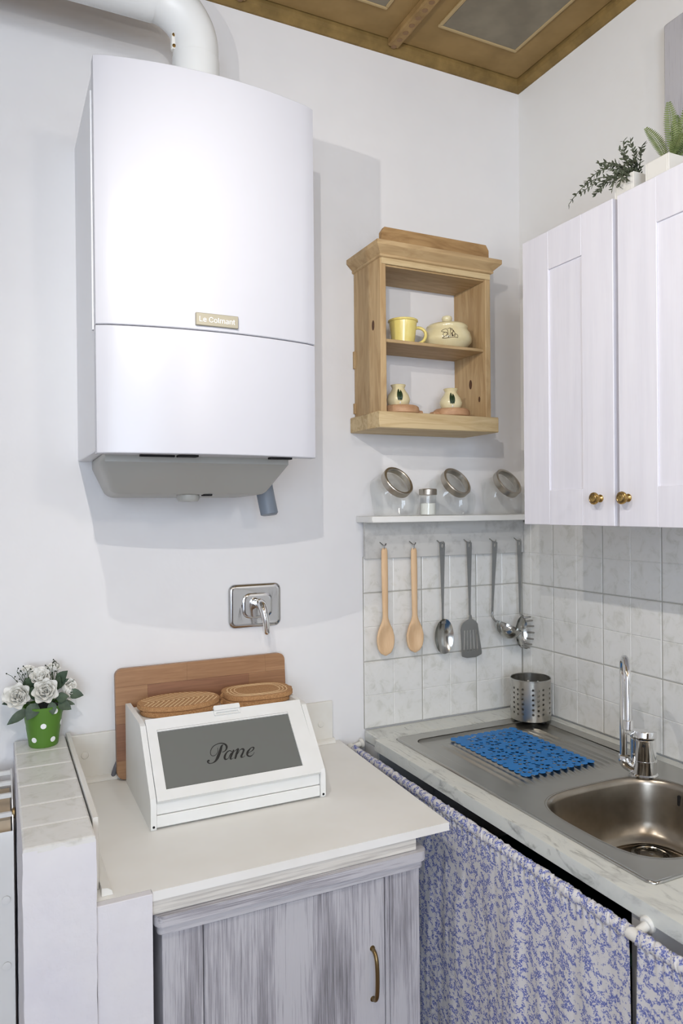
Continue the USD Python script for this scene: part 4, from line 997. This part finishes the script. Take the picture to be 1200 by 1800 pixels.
# ------------------------------------------------------------------ radiator at far left
ra = thing('radiator', 'white sectional radiator at the far left edge below the flower pot', 'radiator', (-1.8, -.15, .25))
def section(xc):
    w = .079
    prof = [(-.070, .22), (-.070, .932), (-.080, .948), (-.130, .936), (-.195, .920), (-.228, .880), (-.242, .835), (-.246, .22)]
    fr_ = prof_x([(-.236, .22), (-.236, .870), (-.243, .835), (-.246, .22)], xc - w / 2 + .001, xc + w / 2 - .001)
    sd = [prof_x(prof, xc + s * (w / 2 - .002) - .0012, xc + s * (w / 2 - .002) + .0012) for s in (-1, 1)]
    slats = []
    for y_, z_ in ((-.080, .944), (-.122, .935), (-.167, .924), (-.210, .900)):
        slats.append(bx(xc - w / 2 + .003, xc + w / 2 - .003, y_ - .005, y_ + .005, z_ - .009, z_, .001))
    inn = prof_x([(-.080, .22), (-.080, .905), (-.14, .895), (-.200, .880), (-.220, .850), (-.232, .22)], xc - w / 2 + .006, xc + w / 2 - .006)
    return fr_, sd, slats, inn
for k in range(5):
    xc = -1.5600 - .081 * k
    fr_, sd, slats, inn = section(xc)
    p_ = part(ra, 'section', [fr_] + sd, M['rad_white'], 30)
    for s_ in slats: part(p_, 'fin', s_, M['rad_white'], 30)
    part(p_, 'core', inn, M['rad_inside'], 30)
for z_ in (.735, .60):
    part(ra, 'cap', lathe([(0, 0), (.008, 0), (.008, .002), (0, .003)], 20, (-1.5370, -.2458, z_), (0, -1, 0)), M['rad_white'])
part(ra, 'valve', [cyl((-1.524, -.205, .895), (-1.5172, -.205, .895), .011, 16)], M['bronze'])

# ------------------------------------------------------------------ flower pot
pc = np.array((-1.4535, -.068, KZ + .0065))
fpz = thing('flower_pot', 'green pot with white dots holding white artificial roses', 'flower pot', pc)
pp = [(0, 0), (.0295, 0), (.0315, .002), (.0415, .072), (.0432, .074), (.0455, .093)]
part(fpz, 'pot', shell(pp, .0025, 48, pc), M['pot_green'], 40)
part(fpz, 'moss', lathe([(0, .078), (.040, .080), (.038, .088), (.017, .097), (0, .100)], 24, pc), M['soil'])
aC = math.atan2(CAM[1] - pc[1], CAM[0] - pc[0])
for da, z_ in ((.0, .052), (-.62, .020), (.62, .018), (.62, .083), (-1.05, .082), (1.35, .050), (-1.5, .050)):
    A = aC + da; r_ = np.interp(z_, [p[1] for p in pp[2:]], [p[0] for p in pp[2:]])
    nrm = np.array((math.cos(A), math.sin(A), -.13)); nrm /= np.linalg.norm(nrm)
    part(fpz, 'white_dot', lathe([(0, 0), (.0062, -.0004), (.0062, .0003), (0, .0008)], 20, pc + (r_ * math.cos(A), r_ * math.sin(A), z_), nrm), M['dot_white'], label='white dot')
def petal(c, nrm, ang, r, tilt, size):
    """a cupped petal standing at radius r around the axis nrm"""
    a = np.cross(nrm, [.3, .2, .9]); a /= np.linalg.norm(a); b = np.cross(nrm, a)
    rad = math.cos(ang) * a + math.sin(ang) * b; tan = np.cross(nrm, rad)
    up = nrm * math.cos(tilt) + rad * math.sin(tilt); out = rad * math.cos(tilt) - nrm * math.sin(tilt)
    V, F = [], []; n, m_ = 6, 7
    for i in range(n):
        v_ = i / (n - 1); w = size * .62 * math.sin(PI * (.16 + .70 * v_)) ** .75
        for j in range(m_):
            u_ = j / (m_ - 1) * 2 - 1
            V.append(c + rad * r + up * (size * v_) + tan * (w * u_) - out * (size * .30 * u_ * u_) + out * (size * .22 * max(0, v_ - .55) ** 1.3 * 2))
    for i in range(n - 1):
        for j in range(m_ - 1):
            k = i * m_ + j; F += [(k, k + 1, k + m_ + 1), (k, k + m_ + 1, k + m_)]
    return np.array(V), np.array(F)
def rose(c, nrm, s):
    c, nrm = np.array(c, float), np.array(nrm, float); nrm /= np.linalg.norm(nrm)
    pet = []
    for ring, (nn, r, tilt, z_) in enumerate(((3, .05, -.30, .12), (4, .14, -.12, .08), (5, .24, .06, .04), (6, .34, .26, -.02), (7, .42, .52, -.08))):
        for k in range(nn):
            pet.append(petal(c + nrm * z_ * s, nrm, k * 2 * PI / nn + ring * .55 + rng.normal(0, .08), r * s, tilt + rng.normal(0, .07), s * (.72 + .05 * ring)))
    pet.append(hull(c + nrm * s * .25 + rng.normal(size=(30, 3)) * s * .10))
    return pet
vd = np.array((math.cos(aC), math.sin(aC), .25))
side = np.array((-math.sin(aC), math.cos(aC), 0))          # towards the picture's left / right
if (side @ np.array((1, -.48, 0))) < 0: side = -side
def at_(s, z_, d): return pc + side * s * 1.05 + Z * (z_ + .008) + vd * (1, 1, 0) * d
for s, z_, d, n_, sz in ((-.049, .112, .012, vd + .15 * -side, .0245), (.005, .119, .022, vd + Z * .1, .0245), (-.006, .140, -.006, vd * .7 + Z * .7, .021), (.044, .112, .0, vd * .6 + side * .8, .021), (-.066, .108, -.012, vd * .3 - side + Z * .2, .015), (-.03, .157, -.02, Z + vd * .4, .013), (.02, .157, -.02, Z + vd * .3 + side * .3, .013)):
    part(fpz, 'rose', rose(at_(s, z_, d), n_, sz * 1.24), M['petal'], False)
    part(fpz, 'stem', tube(spline([pc + (0, 0, .078), at_(s * .5, .09, d * .5), at_(s, z_ - .004, d - .006)], 8), .0014, 6), M['sprig'])
for s, z_, d, L, ds, dz, W in ((-.030, .084, .030, .052, -.85, -.55, .011), (-.012, .098, .034, .042, -.45, -.75, .015), (.030, .094, .03, .035, .5, -.35, .012), (.050, .108, .012, .036, .95, -.22, .012), (.038, .092, .02, .030, .9, -.3, .006), (.016, .098, .036, .030, .1, -.8, .010), (.026, .102, .03, .028, .8, .1, .012), (.028, .132, -.01, .036, .5, .5, .012), (-.02, .122, .0, .034, -.3, .6, .010), (.03, .12, -.01, .04, .8, .3, .011), (-.058, .098, 0, .026, -.9, -.1, .006), (-.01, .11, .01, .035, -.6, .3, .013), (.01, .10, .01, .035, .4, .5, .013), (-.02, .10, .012, .03, .2, .8, .012), (.022, .115, 0, .035, .3, .7, .012), (-.03, .11, -.01, .036, -.2, .9, .010)):
    part(fpz, 'leaf', leaf_mesh(at_(s, z_, d), side * ds + Z * dz + vd * .3, vd + Z * .2, L, W, .15, .2), M['rose_leaf'], 60)
for (s0, z0) in ((-.045, .155), (-.052, .165), (-.033, .170), (-.024, .163), (.020, .172), (.028, .178), (.034, .170), (.014, .165), (-.062, .158), (-.04, .16)):
    q = spline([pc + (0, 0, .085), at_(s0 * .55, .118, -.006), at_(s0, z0, -.008 + rng.normal(0, .008))], 14)
    br, bd = [tube(q, np.linspace(.0011, .0005, 14), 5)], []
    for i in (8, 10, 12, 13):
        e = q[i] + side * rng.normal(0, .006) + Z * rng.uniform(.002, .009)
        br.append(tube([q[i], (q[i] + e) / 2, e], .0005, 4)); bd.append(trimesh.creation.icosphere(1, .0017)); bd[-1].apply_translation(e)
    sp_ = part(fpz, 'sprig', br, M['sprig'], False)
    part(sp_, 'buds', bd, M['berry'], 60)

# ------------------------------------------------------------------ chrome shut-off on the wall
vl = thing('wall_valve', 'square chrome wall plate with a curved lever on the white wall', 'tap', (-.917, 0, 1.267))
pl0 = rrect(.148, .118, .018)
def plate():
    rings = []
    for off, z_ in ((-.0005, 0), (0, .004), (-.002, .0075), (-.007, .0098), (-.012, .0100), (-.019, .0068)):
        L = pl0.buffer(off, quad_segs=6).exterior; k = 120
        rings.append([(*L.interpolate(s / k, normalized=True).coords[0], z_) for s in range(k)])
    return onwall(loft(rings), -.917, -.0005, 1.267)
part(vl, 'plate', plate(), M['chrome_plate'], 40)
def raised():
    q = rrect(.088, .070, .022); rings = []
    for off, z_ in ((0, .005), (-.002, .011), (-.006, .0128), (-.010, .0130)):
        L = q.buffer(off, quad_segs=6).exterior; k = 90
        rings.append([(*L.interpolate(s / k, normalized=True).coords[0], z_) for s in range(k)])
    return onwall(loft(rings), -.912, -.0005, 1.267)
part(vl, 'boss', raised(), M['chrome_plate'], 40)
part(vl, 'spindle', cyl((-.912, -.012, 1.272), (-.912, -.034, 1.272), .0125, 24), M['chrome'], 40)
part(vl, 'lever', tube(spline([(-.912, -.026, 1.274), (-.912, -.038, 1.2745), (-.911, -.050, 1.266), (-.908, -.058, 1.245), (-.905, -.061, 1.22), (-.903, -.060, 1.200), (-.9025, -.0595, 1.196)], 26), np.r_[np.linspace(.0125, .0130, 6), np.linspace(.0125, .0085, 14), np.linspace(.0084, .0078, 5), .005], 22), M['chrome'], 60)

# ------------------------------------------------------------------ cutting board
cbd = thing('cutting_board', 'brown glued-stave wooden cutting board leaning on the wall behind the bread box', 'cutting board', (-1.064, -.035, ZK))
Wd, Hd, Td = .446, .268, .019
outl = rrect(Wd, Hd, .018, 0, Hd / 2)
lean = .08
ux, uy = X, np.array((0, math.sin(lean), math.cos(lean))); uz = np.array((0, -math.cos(lean), math.sin(lean)))
org = np.array((-1.064, -.0265, ZK + .0020))
rows = 6; r2 = np.random.default_rng(4)
for i in range(rows):
    z0_, z1_ = i * Hd / rows, (i + 1) * Hd / rows
    cuts = [-Wd / 2] + sorted(r2.uniform(-Wd / 2 + .05, Wd / 2 - .05, 1 + i % 2)) + [Wd / 2]
    if i == 4: cuts = [-Wd / 2, -Wd / 2 + .078, .12, Wd / 2]
    for a, b in zip(cuts[:-1], cuts[1:]):
        pl = outl.intersection(sbox(a, z0_, b, z1_))
        if pl.is_empty: continue
        g_ = ext(pl.buffer(-.00015), Td)
        part(cbd, 'stave', frame(g_, org, ux, uy, uz), M['board%d' % int(r2.integers(0, 3))], 20)

# ------------------------------------------------------------------ bread box
bbx = thing('bread_box', 'white wooden bread box with a grey window lettered Pane on the counter', 'bread box', (-1.07, -.2, ZK))
L0, L1 = -1.267, -.872
side_prof = [(-.050, ZK + .0006), (-.357, ZK + .0006), (-.361, ZK + .006), (-.361, .918), (-.357, .930), (-.248, 1.052), (-.236, 1.056), (-.054, 1.056), (-.050, 1.052)]
for a, b in ((L0, L0 + .012), (L1 - .012, L1)):
    sp_ = part(bbx, 'side_panel', prof_x(side_prof, a, b), M['painted_white'], 20)
    part(sp_, 'nail', lathe([(0, 0), (.0026, 0), (.0026, .0006), (0, .0006)], 10, ((a + b) / 2, -.3612, .8735), (0, -1, 0)), M['black'])
a, b = L0 + .0125, L1 - .0125
part(bbx, 'top_board', bx(a, b, -.232, -.055, 1.034, 1.045, .001), M['painted_white'])
part(bbx, 'back_board', bx(a, b, -.062, -.052, ZK + .004, 1.034, 0), M['painted_white'])
part(bbx, 'floor_board', bx(a, b, -.345, -.062, ZK + .003, ZK + .013, 0), M['painted_white'])
part(bbx, 'front_board', bx(a, b, -.355, -.345, .8945, .9205, .0015), M['painted_white'])
part(bbx, 'front_board', bx(a, b, -.3575, -.345, ZK + .0045, .8935, .0015), M['painted_white'])
LB = np.array((0, -.366, .927)); LS = np.array((0, .121, .128)); LS /= np.linalg.norm(LS); LN = np.array((0, -LS[2], LS[1]))
def onlid(m, d=0.): return frame(m, LB + LN * d, X, LS, LN)
lo, li = sbox(a + .0005, .0, b - .0005, .1865), sbox(-1.2325, .0225, -.9235, .1585)
lid = part(bbx, 'lid_frame', onlid(ext(lo.difference(li), .012), -.012), M['painted_white'], 20)
part(lid, 'window', onlid(ext(li.buffer(.004), .002), -.0055), M['film'], 20, 'dull grey lid window')
part(lid, 'bead', onlid(ext(sbox(-1.232, .1545, -.924, .1580), .003), -.0034), M['painted_white'], 30)
hl = ext(rrect(.062, .019, .003, -1.069, .1815).difference(rrect(.052, .006, .002, -1.069, .176)), .0045)
part(lid, 'handle', [onlid(hl, .0002), onlid(ext(rrect(.062, .012, .003, -1.069, .188), .009), .0002)], M['painted_white'], 30)
STROKES = {
'P': [[(-1.132, .071, 26), (-1.1349, .0686, 20), (-1.1321, .0649, 12), (-1.1267, .064, 8), (-1.1193, .0666, 18), (-1.1126, .073, 36), (-1.106, .0831, 40), (-1.0997, .0945, 34), (-1.0962, .1006, 22), (-1.093, .1021, 8)],
      [(-1.1068, .0969, 5), (-1.1073, .091, 6), (-1.1115, .084, 6), (-1.1185, .0801, 6), (-1.1233, .0813, 7), (-1.1249, .0874, 8), (-1.1224, .0947, 9), (-1.1165, .1015, 9), (-1.1083, .1055, 9), (-1.0988, .107, 12), (-1.0923, .1054, 18), (-1.0873, .1015, 26), (-1.0861, .0965, 28), (-1.0886, .0903, 18), (-1.094, .0864, 10), (-1.0984, .0857, 7)]],
'a': [[(-1.0775, .0831, 10), (-1.0803, .086, 9), (-1.0857, .0851, 12), (-1.092, .0796, 22), (-1.0955, .0737, 28), (-1.0955, .0684, 22), (-1.0917, .0677, 10), (-1.0856, .072, 8), (-1.0781, .0802, 7)], [(-1.0724, .0853, 22), (-1.0775, .0778, 26), (-1.0818, .0713, 26), (-1.0833, .0669, 20), (-1.0805, .0664, 8), (-1.0765, .0693, 6)]],
'n': [[(-1.0719, .0822, 5), (-1.0666, .0853, 8), (-1.0616, .0871, 22), (-1.0654, .0805, 26), (-1.0694, .0728, 28), (-1.0728, .0668, 24)], [(-1.0672, .0748, 6), (-1.0605, .0815, 7), (-1.0538, .0856, 12), (-1.0496, .0845, 26), (-1.0512, .0788, 24), (-1.0563, .0718, 26), (-1.0585, .0674, 22), (-1.0553, .0663, 9), (-1.0506, .0691, 6)]],
'e': [[(-1.0422, .0725, 8), (-1.0336, .0765, 8), (-1.0266, .0813, 16), (-1.0252, .0845, 18), (-1.0291, .0856, 10), (-1.0359, .0817, 18), (-1.0429, .0744, 28), (-1.0438, .0691, 24), (-1.0402, .0659, 16), (-1.0336, .0668, 7), (-1.0267, .0735, 5)]]}
lets = []
for ch, strokes in STROKES.items():
    pl = []
    for s_ in strokes:
        q = spline(np.array([(x_, z_, w_ * .000078) for x_, z_, w_ in s_]), 60)
        for u_, v_ in zip(q[:-1], q[1:]):
            pl.append(unary_union([Point(u_[:2]).buffer(max(u_[2], .0003), quad_segs=4), Point(v_[:2]).buffer(max(v_[2], .0003), quad_segs=4)]).convex_hull)
    lets.append(unary_union(pl))
part(lid, 'lettering', [onlid(ext(q.simplify(.0001), .0006), -.0036) for q in lets], M['letter'], False, 'black script lettering Pane')

# ------------------------------------------------------------------ cork trivets on the bread box
def leafshape(w, h, p=1.0):
    t_ = np.linspace(0, PI, 24); up_ = [( -w / 2 * math.cos(a), h / 2 * math.sin(a) ** p) for a in t_]
    return Polygon(up_ + [(-x_, -y_) for x_, y_ in up_[1:-1]]).buffer(.004).buffer(-.002)
def squarish(w, h, n_=3.0):
    return Polygon(superell(w / 2, h / 2, n_, 64)).union(Polygon([(-w * .53, 0), (0, h * .36), (w * .53, 0), (0, -h * .36)])).buffer(.006).buffer(-.006)
ZTOP = 1.0457
def trivet(poly, c, z_, rot, label, grooves=None, tilt=0):
    t = thing('cork_trivet', label, 'trivet', (c[0], c[1], z_))
    q = affinity.rotate(poly, rot, origin=(0, 0))
    base_ = [ext(q.buffer(-.0015), .0115), ext(q, .0085)]
    base_[1].apply_translation([0, 0, .0015])
    for m_ in base_: m_.apply_translation([c[0], c[1], z_])
    p_ = part(t, 'cork_pad', base_, M['cork'], 30)
    if grooves is not None:
        g_ = affinity.rotate(grooves, rot, origin=(0, 0)).intersection(q.buffer(-.006))
        m_ = ext(g_, .0006); m_.apply_translation([c[0], c[1], z_ + .0114]); part(p_, 'line_pattern', m_, M['cork_line'], False, kind='stuff')
chev = [LineString([(-.004 + x_ - .030, .085), (x_, 0), (-.004 + x_ - .030, -.085)]).buffer(.0011) for x_ in np.arange(-.075, .135, .0125)] if False else [LineString([(x_ - .045, .075), (x_, 0), (x_ - .045, -.075)]).buffer(.0012) for x_ in np.arange(-.07, .13, .0120)]
chev = unary_union(chev)
trivet(leafshape(.188, .132, .9), (-1.150, -.128), ZTOP, 4, 'plain cork trivet, lower of the left pair on the bread box')
trivet(leafshape(.192, .132, .9), (-1.153, -.124), ZTOP + .0120, -2, 'leaf-shaped cork trivet with pale chevron lines on top of the left pair', chev)
sqp = squarish(.176, .132)
cc_ = unary_union([affinity.scale(sqp, s_, s_).exterior.buffer(.0012) for s_ in (.84, .74, .64)])
trivet(squarish(.176, .132), (-.960, -.124), ZTOP, 6, 'plain cork trivet, lower of the right pair on the bread box')
trivet(sqp, (-.953, -.120), ZTOP + .0120, -3, 'cork trivet with concentric pale lines on top of the right pair', cc_)
